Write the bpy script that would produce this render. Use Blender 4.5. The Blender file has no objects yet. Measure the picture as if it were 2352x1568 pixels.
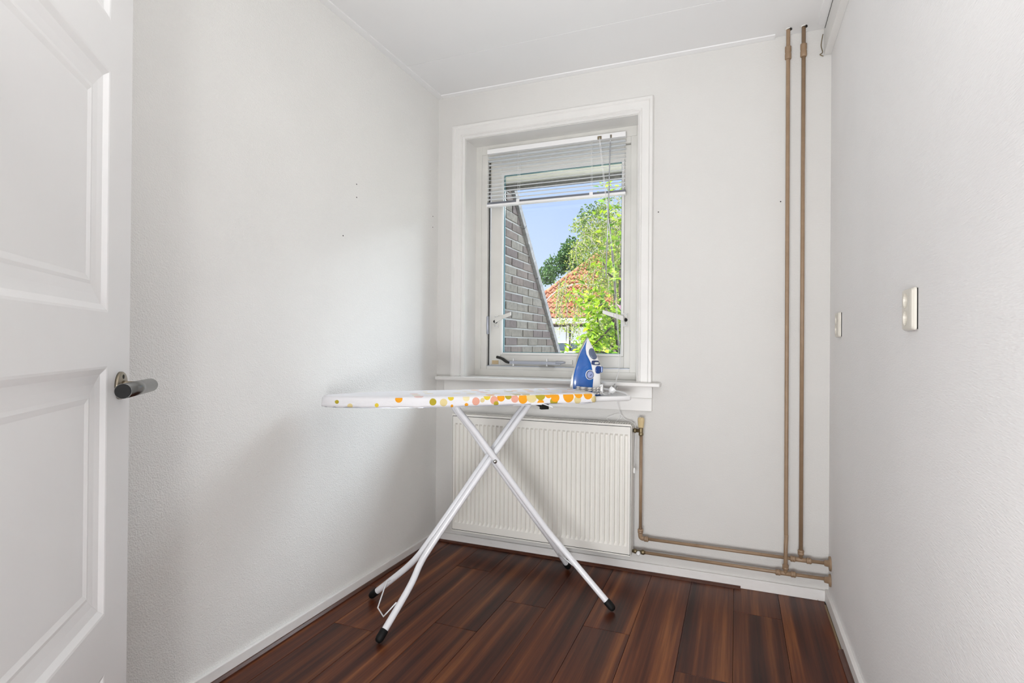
import bpy, bmesh, math, random
from mathutils import Vector, Matrix, Quaternion
random.seed(7)
S = bpy.context.scene
COL = S.collection
PI = math.pi

# ------------------------------------------------------------------ camera, world, sun, lights, exposure
W = 1.875          # room width (x), back wall at y = 0, room towards -y
H = 2.40           # ceiling
YF = -2.56         # inner face of the front wall (doorway behind the camera)
yaw, pit, rol = -0.3836, 0.0039, 0.0075
CAM = Vector((1.511, -2.6515, 1.0646))
fw = Vector((math.sin(yaw)*math.cos(pit), math.cos(yaw)*math.cos(pit), math.sin(pit)))
r0 = Vector((math.cos(yaw), -math.sin(yaw), 0)); u0 = r0.cross(fw)
rt = math.cos(rol)*r0 + math.sin(rol)*u0
up = -math.sin(rol)*r0 + math.cos(rol)*u0
cd = bpy.data.cameras.new('camera'); cam = bpy.data.objects.new('camera', cd); COL.objects.link(cam)
M3 = Matrix((rt, up, -fw)).transposed()
cam.matrix_world = Matrix.Translation(CAM) @ M3.to_4x4()
cd.sensor_fit = 'HORIZONTAL'; cd.sensor_width = 36; cd.lens = 1275.15/2352*36
cd.clip_start = 0.01; cd.clip_end = 300
S.camera = cam

wd = bpy.data.worlds.new('sky'); S.world = wd; wd.use_nodes = True
nt = wd.node_tree; nt.nodes.clear()
o_ = nt.nodes.new('ShaderNodeOutputWorld'); bg = nt.nodes.new('ShaderNodeBackground')
tc = nt.nodes.new('ShaderNodeTexCoord'); sp = nt.nodes.new('ShaderNodeSeparateXYZ')
rp = nt.nodes.new('ShaderNodeValToRGB')
nt.links.new(tc.outputs['Generated'], sp.inputs[0])
nz = nt.nodes.new('ShaderNodeTexNoise'); nz.inputs['Scale'].default_value = 2.2; nz.inputs['Detail'].default_value = 3
nt.links.new(tc.outputs['Generated'], nz.inputs['Vector'])
ma = nt.nodes.new('ShaderNodeMath'); ma.operation = 'MULTIPLY_ADD'; ma.inputs[1].default_value = 0.22
nt.links.new(nz.outputs['Fac'], ma.inputs[0]); nt.links.new(sp.outputs['Z'], ma.inputs[2])
nt.links.new(ma.outputs[0], rp.inputs[0])
e = rp.color_ramp.elements
e[0].position = 0.10; e[0].color = (0.66, 0.69, 0.76, 1)
e[1].position = 0.36; e[1].color = (0.38, 0.48, 0.72, 1)
x_ = e.new(0.22); x_.color = (0.46, 0.545, 0.73, 1)
x_ = e.new(1.0); x_.color = (0.36, 0.48, 0.72, 1)
nt.links.new(rp.outputs[0], bg.inputs[0]); bg.inputs[1].default_value = 1.6
nt.links.new(bg.outputs[0], o_.inputs[0])

def light(name, kind, loc, aim, energy, color=(1, 1, 1), size=(1, 1), angle=0.01):
    ld = bpy.data.lights.new(name, kind); ld.energy = energy; ld.color = color
    if kind == 'AREA':
        ld.shape = 'RECTANGLE'; ld.size, ld.size_y = size
    else:
        ld.angle = angle
    lo = bpy.data.objects.new(name, ld); COL.objects.link(lo); lo.location = loc
    lo.rotation_euler = (Vector(aim)-Vector(loc)).to_track_quat('-Z', 'Y').to_euler()
    return lo
light('sun', 'SUN', (-4, -6, 9), (0, 0, 0.5), 13, (1, .96, .88), angle=0.01)
light('window_fill', 'AREA', (2.6, 3.0, 3.6), (0.35, -0.5, 1.2), 320, (.84, .91, 1.0), (2.2, 2.0))  # added area lamp outside, strengthens the sky light through the window
light('hall_fill', 'AREA', (1.30, -3.9, 1.35), (1.0, 0, 1.2), 6, (.98, .99, 1.0), (1.5, 1.9))  # added fill from the hall behind the camera, no real lamp there
light('top_fill', 'AREA', (1.40, -2.42, 1.62), (1.2, -2.05, 2.4), 7.5, (1.0, .99, .98), (.3, .3))  # added fill aimed at the ceiling, for softer light from above
light('hall_up_fill', 'AREA', (1.38, -3.45, .55), (.7, -.7, 2.2), 66, (.975, .985, 1.0), (.9, .8))  # added fill low in the hall, tilted up to brighten ceiling and walls
S.view_settings.view_transform = 'Standard'; S.view_settings.look = 'None'
S.view_settings.exposure = 0.0; S.view_settings.gamma = 1.0
S.view_settings.use_curve_mapping = False
cy = S.cycles
cy.max_bounces = 14; cy.diffuse_bounces = 9; cy.glossy_bounces = 4; cy.transparent_max_bounces = 16
cy.caustics_reflective = False; cy.caustics_refractive = False; cy.sample_clamp_indirect = 4.0
cy.use_denoising = True

# ------------------------------------------------------------------ materials
def mat(name, col, rough=.5, metal=0, spec=.5, coat=0):
    m = bpy.data.materials.new(name); m.use_nodes = True
    b = m.node_tree.nodes['Principled BSDF']
    b.inputs['Base Color'].default_value = (*col, 1); b.inputs['Roughness'].default_value = rough
    b.inputs['Metallic'].default_value = metal; b.inputs['Specular IOR Level'].default_value = spec
    b.inputs['Coat Weight'].default_value = coat
    return m
def nd(m, t, **kw):
    n = m.node_tree.nodes.new(t)
    for k, v in kw.items():
        if k in n.inputs.keys(): n.inputs[k].default_value = v
        else: setattr(n, k, v)
    return n
def lk(m, a, b): m.node_tree.links.new(a, b)
def bsdf(m): return m.node_tree.nodes['Principled BSDF']
def coords(m, scale=(1, 1, 1), kind='Object', loc=(0, 0, 0)):
    t = nd(m, 'ShaderNodeTexCoord'); p = nd(m, 'ShaderNodeMapping')
    p.inputs['Scale'].default_value = scale; p.inputs['Location'].default_value = loc
    lk(m, t.outputs[kind], p.inputs[0]); return p.outputs[0]
def bump(m, h, strength=.3, dist=.001):
    b = nd(m, 'ShaderNodeBump'); b.inputs['Strength'].default_value = strength; b.inputs['Distance'].default_value = dist
    lk(m, h, b.inputs['Height']); lk(m, b.outputs[0], bsdf(m).inputs['Normal']); return b
def noise(m, vec, scale, detail=2, rough=.5):
    n = nd(m, 'ShaderNodeTexNoise'); n.inputs['Scale'].default_value = scale
    n.inputs['Detail'].default_value = detail; n.inputs['Roughness'].default_value = rough
    lk(m, vec, n.inputs['Vector']); return n.outputs['Fac']
def ramp(m, fac, stops):
    r = nd(m, 'ShaderNodeValToRGB'); lk(m, fac, r.inputs[0]); e = r.color_ramp.elements
    while len(e) < len(stops): e.new(.5)
    for el, (p, c) in zip(e, stops): el.position = p; el.color = (*c, 1)
    return r.outputs[0]
def math_(m, op, a, b=None):
    n = nd(m, 'ShaderNodeMath', operation=op)
    for i, v in enumerate((a, b)):
        if v is None: continue
        if isinstance(v, (int, float)): n.inputs[i].default_value = v
        else: lk(m, v, n.inputs[i])
    return n.outputs[0]
def mix(m, fac, a, b):
    n = nd(m, 'ShaderNodeMix', data_type='RGBA')
    for i, v in ((0, fac), (6, a), (7, b)):
        if isinstance(v, tuple): n.inputs[i].default_value = (*v, 1)
        elif isinstance(v, (int, float)): n.inputs[i].default_value = v
        else: lk(m, v, n.inputs[i])
    return n.outputs[2]
def varied(m, col, amt=.08, scale=3, vec=None):
    f = noise(m, vec or coords(m), scale, 3)
    lk(m, ramp(m, f, [(.3, tuple(c*(1-amt) for c in col)), (.7, col)]), bsdf(m).inputs['Base Color'])

def wallpaper(name, col, st, weave):
    m = mat(name, col, .75, spec=.25); v = coords(m)
    varied(m, col, .035, 2.5, v)
    a = nd(m, 'ShaderNodeTexVoronoi', feature='F1'); a.inputs['Scale'].default_value = 230; lk(m, coords(m, weave), a.inputs['Vector'])
    b = noise(m, v, 60, 3)
    bump(m, math_(m, 'ADD', a.outputs['Distance'], math_(m, 'MULTIPLY', b, .8)), st, .0012); return m
M = {}
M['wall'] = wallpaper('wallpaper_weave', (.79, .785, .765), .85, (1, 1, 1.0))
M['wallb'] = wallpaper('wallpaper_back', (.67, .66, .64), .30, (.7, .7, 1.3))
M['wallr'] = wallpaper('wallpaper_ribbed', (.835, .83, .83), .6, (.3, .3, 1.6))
M['ceil'] = mat('ceiling_paint', (.80, .80, .80), .7, spec=.3); varied(M['ceil'], (.80, .80, .80), .03, 1.5)
M['gloss'] = mat('white_gloss_paint', (.745, .735, .715), .32, spec=.5); varied(M['gloss'], (.745, .735, .715), .05, 6)
_v = coords(M['gloss'], (1, 1, 1)); bump(M['gloss'], noise(M['gloss'], _v, 45, 3), .04, .0005)
M['frame'] = mat('frame_paint', (.69, .68, .645), .38); varied(M['frame'], (.69, .68, .645), .08, 9)
M['door'] = mat('door_paint', (.84, .84, .84), .34); varied(M['door'], (.84, .84, .84), .03, 4)
bump(M['door'], noise(M['door'], coords(M['door'], (6, 6, .7)), 14, 3), .10, .0012)
M['skirt'] = mat('baseboard_paint', (.78, .765, .75), .45)
_m = M['skirt']; _f = noise(_m, coords(_m, (1, 1, 2.5)), 16, 5, .7)
lk(_m, ramp(_m, _f, [(.27, (.30, .22, .17)), (.315, (.76, .74, .72)), (.7, (.80, .79, .78))]), bsdf(_m).inputs['Base Color'])
M['dark'] = mat('dark_gap', (.02, .018, .016), .8)
M['rad'] = mat('radiator_enamel', (.80, .785, .74), .35); varied(M['rad'], (.80, .785, .74), .03, 5)
M['pipe'] = mat('brown_pipe_paint', (.30, .20, .12), .42)
_m = M['pipe']; _f = noise(_m, coords(_m), 13, 6, .7)
lk(_m, ramp(_m, _f, [(.3, (.25, .165, .10)), (.70, (.33, .225, .14)), (.79, (.36, .25, .16)), (.81, (.72, .66, .58))]), bsdf(_m).inputs['Base Color'])
M['brass'] = mat('tarnished_brass', (.24, .19, .11), .38, .85)
M['knob'] = mat('beige_plastic', (.60, .47, .26), .4)
M['white'] = mat('white_plastic', (.82, .82, .82), .3)
M['metalw'] = mat('white_lacquered_tube', (.80, .81, .84), .28, coat=.3)
M['rubber'] = mat('black_rubber', (.005, .005, .005), .6, spec=.25)
M['steel'] = mat('brushed_steel', (.42, .41, .39), .3, 1)
M['handle'] = mat('dark_brushed_nickel', (.20, .20, .195), .26, 1)
M['bronze'] = mat('bronze_rosette', (.30, .26, .20), .36, 1)
M['alu'] = mat('blind_aluminium', (.74, .77, .80), .35)
M['cordw'] = mat('white_cord', (.85, .85, .85), .6)
M['grey'] = mat('grey_metal', (.42, .44, .50), .4, .6)
M['socket'] = mat('ivory_plastic', (.66, .63, .56), .35)
M['grout'] = mat('mortar', (.33, .325, .31), .9)
bump(M['grout'], noise(M['grout'], coords(M['grout']), 120, 4), .6, .004)
# glass: thin pane, mostly clear
m = bpy.data.materials.new('window_glass'); m.use_nodes = True; t_ = m.node_tree; t_.nodes.clear()
oo = t_.nodes.new('ShaderNodeOutputMaterial'); mx = t_.nodes.new('ShaderNodeMixShader')
tr = t_.nodes.new('ShaderNodeBsdfTransparent'); tr.inputs[0].default_value = (.97, .99, .98, 1)
gl = t_.nodes.new('ShaderNodeBsdfGlossy'); gl.inputs['Roughness'].default_value = .02
mx.inputs[0].default_value = .05
t_.links.new(tr.outputs[0], mx.inputs[1]); t_.links.new(gl.outputs[0], mx.inputs[2]); t_.links.new(mx.outputs[0], oo.inputs[0])
M['glass'] = m
# wood floor
m = mat('dark_laminate', (.08, .03, .02), .34, spec=.20); M['wood'] = m
oi = nd(m, 'ShaderNodeObjectInfo')
tcn = nd(m, 'ShaderNodeTexCoord')
off = nd(m, 'ShaderNodeCombineXYZ'); lk(m, math_(m, 'MULTIPLY', oi.outputs['Random'], 37.0), off.inputs[0]); lk(m, math_(m, 'MULTIPLY', oi.outputs['Random'], 91.0), off.inputs[1])
va = nd(m, 'ShaderNodeVectorMath', operation='ADD'); lk(m, tcn.outputs['Object'], va.inputs[0]); lk(m, off.outputs[0], va.inputs[1])
def wmap(sc):
    p = nd(m, 'ShaderNodeMapping'); p.inputs['Scale'].default_value = sc; lk(m, va.outputs[0], p.inputs[0]); return p.outputs[0]
band = noise(m, wmap((22, .55, 1)), 1.0, 2, .5)
fine = noise(m, wmap((150, 3.0, 1)), 1.0, 4, .65)
tot = math_(m, 'ADD', math_(m, 'MULTIPLY', band, .75), math_(m, 'MULTIPLY', fine, .25))
wc = ramp(m, tot, [(.36, (.026, .0070, .0040)), (.46, (.060, .0150, .0065)), (.55, (.110, .030, .0105)), (.66, (.215, .074, .022))])
hs = nd(m, 'ShaderNodeHueSaturation'); lk(m, wc, hs.inputs['Color'])
lk(m, math_(m, 'ADD', math_(m, 'MULTIPLY', oi.outputs['Random'], .35), .82), hs.inputs['Value'])
lk(m, hs.outputs[0], bsdf(m).inputs['Base Color'])
bump(m, fine, .08, .0006)
M['strip'] = mat('brown_strip', (.075, .024, .014), .4); varied(M['strip'], (.09, .03, .016), .4, 25)
M['subfloor'] = mat('dark_subfloor', (.03, .015, .01), .8)
M['raw'] = mat('raw_wood_edge', (.22, .15, .08), .7)

# ------------------------------------------------------------------ mesh helpers
class MB:
    def __init__(s): s.v = []; s.f = []; s.uv = {}; s.sm = set()
    def quad(s, *p):
        n = len(s.v); s.v += [tuple(q) for q in p]; s.f.append(tuple(range(n, n+len(p)))); return s
    def box(s, a, b):
        (x0, y0, z0), (x1, y1, z1) = a, b
        x0, x1 = sorted((x0, x1)); y0, y1 = sorted((y0, y1)); z0, z1 = sorted((z0, z1))
        n = len(s.v)
        s.v += [(x0, y0, z0), (x1, y0, z0), (x1, y1, z0), (x0, y1, z0), (x0, y0, z1), (x1, y0, z1), (x1, y1, z1), (x0, y1, z1)]
        s.f += [tuple(n+i for i in q) for q in ((3, 2, 1, 0), (4, 5, 6, 7), (0, 1, 5, 4), (1, 2, 6, 5), (2, 3, 7, 6), (3, 0, 4, 7))]
        return s
    def hexa(s, p):      # 8 points like box order
        n = len(s.v); s.v += [tuple(q) for q in p]
        s.f += [tuple(n+i for i in q) for q in ((3, 2, 1, 0), (4, 5, 6, 7), (0, 1, 5, 4), (1, 2, 6, 5), (2, 3, 7, 6), (3, 0, 4, 7))]
        return s
    def prism(s, pts, d):     # planar polygon (list of 3D), extruded by vector d
        n = len(s.v); k = len(pts); d = Vector(d)
        s.v += [tuple(p) for p in pts] + [tuple(Vector(p)+d) for p in pts]
        s.f.append(tuple(n+i for i in reversed(range(k)))); s.f.append(tuple(n+k+i for i in range(k)))
        for i in range(k):
            j = (i+1) % k; s.f.append((n+i, n+j, n+k+j, n+k+i))
        return s
    def tube(s, pts, r, seg=10, cap=True, closed=False, uvlen=False):
        pts = [Vector(p) for p in pts]; k = len(pts)
        rs = r if isinstance(r, (list, tuple)) else [r]*k
        n0 = len(s.v); prev = None; L = 0
        for i, p in enumerate(pts):
            if closed: t = pts[(i+1) % k]-pts[i-1]
            else: t = pts[min(i+1, k-1)]-pts[max(i-1, 0)]
            t.normalize()
            if prev is None:
                a = Vector((0, 0, 1)) if abs(t.z) < .9 else Vector((1, 0, 0))
                nrm = t.cross(a).normalized()
            else:
                nrm = (prev - t*prev.dot(t)).normalized()
            prev = nrm; bn = t.cross(nrm)
            for j in range(seg):
                a = 2*PI*j/seg; s.v.append(tuple(p+(nrm*math.cos(a)+bn*math.sin(a))*rs[i]))
        for i in range(k if closed else k-1):
            i2 = (i+1) % k
            for j in range(seg):
                j2 = (j+1) % seg
                s.f.append((n0+i*seg+j, n0+i*seg+j2, n0+i2*seg+j2, n0+i2*seg+j)); s.sm.add(len(s.f)-1)
                if uvlen: s.uv[len(s.f)-1] = [(i, j/seg), (i, (j+1)/seg), (i+1, (j+1)/seg), (i+1, j/seg)]
        if cap and not closed:
            s.f.append(tuple(n0+j for j in reversed(range(seg)))); s.f.append(tuple(n0+(k-1)*seg+j for j in range(seg)))
        return s
    def rev(s, base, axis, prof, seg=16):   # lathe: prof = [(dist along axis, radius)]
        ax = Vector(axis).normalized(); b = Vector(base)
        pts = [b+ax*h for h, r in prof]
        a = Vector((0, 0, 1)) if abs(ax.z) < .9 else Vector((1, 0, 0))
        n1 = ax.cross(a).normalized(); n2 = ax.cross(n1); n0 = len(s.v)
        for p, (h, r) in zip(pts, prof):
            for j in range(seg):
                t = 2*PI*j/seg; s.v.append(tuple(p+(n1*math.cos(t)+n2*math.sin(t))*max(r, 1e-5)))
        for i in range(len(prof)-1):
            for j in range(seg):
                j2 = (j+1) % seg; s.f.append((n0+i*seg+j, n0+i*seg+j2, n0+(i+1)*seg+j2, n0+(i+1)*seg+j)); s.sm.add(len(s.f)-1)
        s.f.append(tuple(n0+j for j in reversed(range(seg)))); s.f.append(tuple(n0+(len(prof)-1)*seg+j for j in range(seg)))
        return s
    def mesh(s, name, off=(0, 0, 0)):
        me = bpy.data.meshes.new(name); o = Vector(off)
        me.from_pydata([tuple(Vector(v)-o) for v in s.v], [], s.f)
        if s.uv:
            uv = me.uv_layers.new(name='UVMap')
            for p in me.polygons:
                if p.index in s.uv:
                    for li, c in zip(p.loop_indices, s.uv[p.index]): uv.data[li].uv = c
        for p in me.polygons:
            if p.index in s.sm: p.use_smooth = True
        bm = bmesh.new(); bm.from_mesh(me); bmesh.ops.recalc_face_normals(bm, faces=bm.faces); bm.to_mesh(me); bm.free()
        me.update(); return me
    def build(s, name, material, parent=None, bevel=0, off=None, smooth=False):
        """verts are in the frame of the parent's root unless off given (world coords minus off)"""
        if off is None: off = rootloc(parent) if (parent is not None and parent.get('_w')) else (0, 0, 0)
        me = s.mesh(name, off)
        if smooth:
            for p in me.polygons: p.use_smooth = True
        if material: me.materials.append(material)
        o = bpy.data.objects.new(name, me); COL.objects.link(o)
        if parent is not None:
            o.parent = parent
            if parent.get('_w'): o['_w'] = 1
        if bevel:
            md = o.modifiers.new('bevel', 'BEVEL'); md.width = bevel; md.segments = 2; md.limit_method = 'ANGLE'
        return o
def rootloc(o):
    while o.parent: o = o.parent
    return o.location
def thing(name, loc, label=None, cat=None, group=None, rz=0, kind=None, world=True):
    o = bpy.data.objects.new(name, None); COL.objects.link(o); o.location = loc; o.rotation_euler = (0, 0, rz)
    o.empty_display_size = .05
    if world: o['_w'] = 1
    return tag(o, label, cat, group, kind)
def tag(o, label=None, cat=None, group=None, kind=None):
    if label: o['label'] = label
    if cat: o['category'] = cat
    if group: o['group'] = group
    if kind: o['kind'] = kind
    return o
def struct(name, mb, material, label=None, parent=None, bevel=0):
    o = mb.build(name, material, parent, bevel)
    if parent is None: o['kind'] = 'structure'
    if label: o['label'] = label; o['category'] = name.split('_')[0]
    return o
def copy(o, name=None, **kw):
    c = o.copy(); COL.objects.link(c); return c
def smoothpts(pts, n=6):
    P = [Vector(p) for p in pts]; out = []
    for i in range(len(P)-1):
        p0 = P[max(i-1, 0)]; p1 = P[i]; p2 = P[i+1]; p3 = P[min(i+2, len(P)-1)]
        for k in range(n):
            t = k/n
            out.append(.5*((2*p1)+(p2-p0)*t+(2*p0-5*p1+4*p2-p3)*t*t+(3*p1-p0-3*p2+p3)*t**3))
    out.append(P[-1]); return out

# ------------------------------------------------------------------ room shell
OX0, OX1, OZ0, OZ1 = .162, 1.084, .888, 2.158     # opening in the back wall
T = .24
b = MB(); b.box((-.12, 0, -.15), (OX0, T, 2.62)).box((OX1, 0, -.15), (W+.12, T, 2.62)).box((OX0, 0, -.15), (OX1, T, OZ0)).box((OX0, 0, OZ1), (OX1, T, 2.62))
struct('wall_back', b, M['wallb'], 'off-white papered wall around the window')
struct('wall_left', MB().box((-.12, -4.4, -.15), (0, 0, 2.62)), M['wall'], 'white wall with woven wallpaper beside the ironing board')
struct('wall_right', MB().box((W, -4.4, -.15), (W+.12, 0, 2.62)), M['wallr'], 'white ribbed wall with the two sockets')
DX0, DX1, DZ = .915, 1.775, 2.12
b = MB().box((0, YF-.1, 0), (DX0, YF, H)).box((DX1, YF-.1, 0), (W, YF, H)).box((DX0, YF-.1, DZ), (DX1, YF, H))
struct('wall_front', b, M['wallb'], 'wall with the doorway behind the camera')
struct('wall_hall', MB().box((0, -4.5, 0), (W, -4.4, H)), M['wallb'], 'far wall of the hall behind the camera')
# ceiling slab and panels with a fine joint
cl = struct('ceiling', MB().box((-.12, -4.5, H+.012), (W+.12, T, 2.75)), M['ceil'], 'white board ceiling with thin joints')
ys = [0, -.36, -1.58, -2.80, -4.4]
for a, c in zip(ys[:-1], ys[1:]):
    MB().box((0, c+.0012, H), (W, a-.0012, H+.012)).build('ceiling_panel', M['ceil'], cl, bevel=.0008)
# coving strips
def cove(name, p, q, inward, lab):
    p, q, n = Vector(p), Vector(q), Vector(inward)
    d = q-p; prof = [(0, 0), (.030, 0), (.028, -.004), (.006, -.008), (0, -.008)]
    pts = [p+n*a+Vector((0, 0, c)) for a, c in prof]
    return struct(name, MB().prism(pts, d), M['ceil'], lab)
cove('trim_1', (0, -2.5, H), (0, 0, H), (1, 0, 0), 'flat ceiling trim along the left wall')
cove('trim_2', (.03, 0, H), (1.66, 0, H), (0, -1, 0), 'flat ceiling trim above the window wall')
cove('trim_3', (1.847, -2.5, H), (1.847, -.05, H), (-1, 0, 0), 'flat ceiling trim beside the boxed beam')
bm_ = struct('trim_4', MB().box((1.847, -2.56, 2.287), (W, -.004, H)), M['gloss'], 'white boxed board along the ceiling above the right wall', bevel=.0015)
MB().box((1.8455, -1.3, H-.0155), (1.847, -.035, H-.0135)).build('gap', M['dark'], bm_)
MB().tube(smoothpts([(1.842, -.012, 2.372), (1.836, -.006, 2.33), (1.842, -.004, 2.30), (1.832, -.004, 2.292), (1.845, -.004, 2.283)], 4), .0018, 6).build('loose_wire', M['brass'], bm_)
# floor: sub floor + planks
fl = struct('floor', MB().box((-.12, -4.5, -.15), (W+.12, T, -.012)), M['subfloor'], 'dark brown laminate floor of long planks')
PW = .1757; X0 = .101-PW
ends = {0: [-.62, -1.9], 1: [-.94, -2.2], 2: [-.279, -1.56], 3: [-.792, -2.07], 4: [-.52, -1.80], 5: [-1.25], 6: [-.595, -1.87], 7: [-1.05, -2.3], 8: [-.764, -2.04], 9: [-.251, -1.53], 10: [-1.5]}
for i in range(11):
    xa = max(X0+i*PW, .0); xb = min(X0+(i+1)*PW, W-.002)
    if xb-xa < .01: continue
    yy = [-.008]+ends.get(i, [-1.0])+[-4.38]
    for a, c in zip(yy[:-1], yy[1:]):
        g = .0006
        cx, cyy = (xa+xb)/2, (a+c)/2
        o = MB().box((xa+g-cx, c+g-cyy, -.012), (xb-g-cx, a-g-cyy, 0)).build('plank', M['wood'], fl, bevel=.0009)
        o.location = (cx, cyy, 0)
# baseboards
BH = .045
struct('baseboard_left', MB().box((0, YF, 0), (.013, 0, BH)), M['skirt'], 'low white baseboard with cracked paint on the left wall', bevel=.003)
struct('baseboard_back', MB().box((.013, -.013, 0), (W-.014, 0, BH)), M['skirt'], 'low white baseboard under the radiator', bevel=.002)
struct('baseboard_right', MB().box((W-.014, YF, 0), (W, -.002, BH+.004)), M['skirt'], 'low white baseboard on the right wall', bevel=.002)
def qround(name, p, q, n, w, h, m, lab):
    p, q, n = Vector(p), Vector(q), Vector(n); pts = [p+n*a+Vector((0, 0, c)) for a, c in ((0, 0), (w, 0), (w, h*.45), (w*.45, h), (0, h))]
    return struct(name, MB().prism(pts, q-p), m, lab)
qround('trim_5', (.013, YF, 0), (.013, -.013, 0), (1, 0, 0), .014, .012, M['strip'], 'thin brown floor strip along the left baseboard')
qround('trim_6', (.027, -.013, 0), (1.535, -.013, 0), (0, -1, 0), .012, .011, M['strip'], 'thin brown floor strip along the back baseboard, broken off short')
qround('trim_7', (W-.014, YF, 0), (W-.014, -.43, 0), (-1, 0, 0), .016, .014, M['strip'], 'short brown floor strip along the right baseboard')
qround('trim_8', (W-.016, -.42, 0), (W-.016, -.05, 0), (-1, 0, 0), .006, .004, M['raw'], 'bare tan edge where the right floor strip is missing')
# drill holes
hb = MB()
for x, y, z, ax in [(0, -.70, 1.742, 0), (0, -.699, 1.686, 0), (0, -.055, 1.743, 0), (0, -.055, 1.685, 0), (1.172, 0, 1.683, 1), (1.686, 0, 1.686, 1), (0, -.785, 1.506, 0)]:
    o = MB().rev((x-(0 if ax else .001), y+(.001 if ax else 0), z), (1, 0, 0) if not ax else (0, -1, 0), [(0, .0028), (.0016, .0028)], 8).build('screw_hole', M['dark'], None)
    o.parent = bpy.data.objects['wall_left' if not ax else 'wall_back']

# ------------------------------------------------------------------ window
wn = thing('window_1', (.62, 0, .9), 'white painted wooden window with deep reveal and casing', 'window', kind='structure')
def hbox(a, c, name='x', m=None, parent=None, bev=.002): return MB().box(a, c).build(name, m or M['gloss'], parent or wn, bevel=bev)
RD = .13
# reveal lining
MB().box((OX0, -.004, OZ0), (OX0+.008, RD, OZ1)).build('reveal_board', M['gloss'], wn)
MB().box((OX1-.008, -.004, OZ0), (OX1, RD, OZ1)).build('reveal_board', M['gloss'], wn)
MB().box((OX0+.008, -.004, OZ1-.008), (OX1-.008, RD, OZ1)).build('reveal_board', M['gloss'], wn)
# casing profile mitred: outward distance a from opening, y depth
prof = [(-.006, 0), (-.006, -.012), (.004, -.020), (.010, -.016), (.014, -.022), (.045, -.022), (.050, -.028), (.062, -.028), (.066, -.016), (.066, 0)]
def casing(p, q, outp, outq, z=None):
    b = MB(); n = len(prof); P = []
    for (base, od) in ((p, outp), (q, outq)):
        for a, y in prof: P.append((base[0]+od[0]*a, y, base[1]+od[1]*a))
    b.v = P
    for i in range(n-1): b.f.append((i, i+1, n+i+1, n+i))
    b.f.append(tuple(range(n))); b.f.append(tuple(reversed(range(n, 2*n))))
    return b.build('casing_board', M['gloss'], wn)
casing((OX0, .886), (OX0, OZ1), (-1, 0), (-1, 1))
casing((OX0, OZ1), (OX1, OZ1), (-1, 1), (1, 1))
casing((OX1, OZ1), (OX1, .886), (1, 1), (1, 0))
# sill, apron
hbox((.024, -.062, .870), (1.190, 0, .888), 'window_sill', bev=.004)
hbox((OX0, 0, .870), (OX1, RD+.02, .8885), 'window_sill', bev=.0)
hbox((.060, -.026, .815), (1.152, 0, .870), 'apron_board', bev=.002)
hbox((.060, -.016, .754), (1.150, 0, .815), 'apron_board', bev=.002)
# fixed frame
FX0, FX1, FZ0, FZ1 = .238, 1.020, .943, 2.072
def ring(x0, x1, z0, z1, i0, i1, k0, k1, ya, yb, name, m, par, bev=.002):
    b = MB()
    b.box((x0, ya, z0), (i0, yb, z1)).box((i1, ya, z0), (x1, yb, z1)).box((i0, ya, z0), (i1, yb, k0)).box((i0, ya, k1), (i1, yb, z1))
    return b.build(name, m, par, bevel=bev)
ring(OX0+.003, OX1-.003, .888, OZ1, FX0, FX1, FZ0, FZ1, RD, .20, 'window_frame', M['frame'], wn)
ring(OX0+.003, OX1-.003, .889, OZ1, FX0-.035, FX1+.030, FZ0-.018, FZ1+.03, RD-.006, RD+.001, 'frame_step', M['frame'], wn, .0015)
# sash
sy = .152
sash = ring(FX0+.012, FX1-.002, FZ0+.002, FZ1-.003, .312, .986, 1.004, 2.00, sy, .195, 'sash', M['frame'], wn)
ring(.3125, .9855, 1.0045, 1.9995, .324, .972, .994+.022, 1.988, sy-.006, sy+.012, 'glazing_bead', M['gloss'], sash, .002)
MB().box((FX0+.0005, .150, FZ0), (FX0+.004, .154, FZ1)).build('weather_strip', M['rubber'], sash)
MB().box((FX0, .1295, FZ0-.0025), (FX1, .152, FZ0+.0015)).build('weather_strip', M['grey'], sash)
ring(.3245, .9715, 1.0165, 1.9875, .3275, .9685, 1.0195, 1.9845, .160, .171, 'glass_edge', mat('teal_glass_edge', (.10, .22, .25), .15), sash, 0)
MB().box((.318, .172, 1.006), (.980, .176, 1.996)).build('glass_pane', M['glass'], sash)
MB().box((.262, .1505, .952), (.300, .153, .972)).build('tape', mat('yellowed_tape', (.55, .42, .25), .6), sash)
MB().rev((FX0+.006, .128, 1.115), (0, 0, 1), [(0, .004), (.003, .007), (.095, .007), (.10, .004)], 10).build('hinge', M['grey'], wn)
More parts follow.
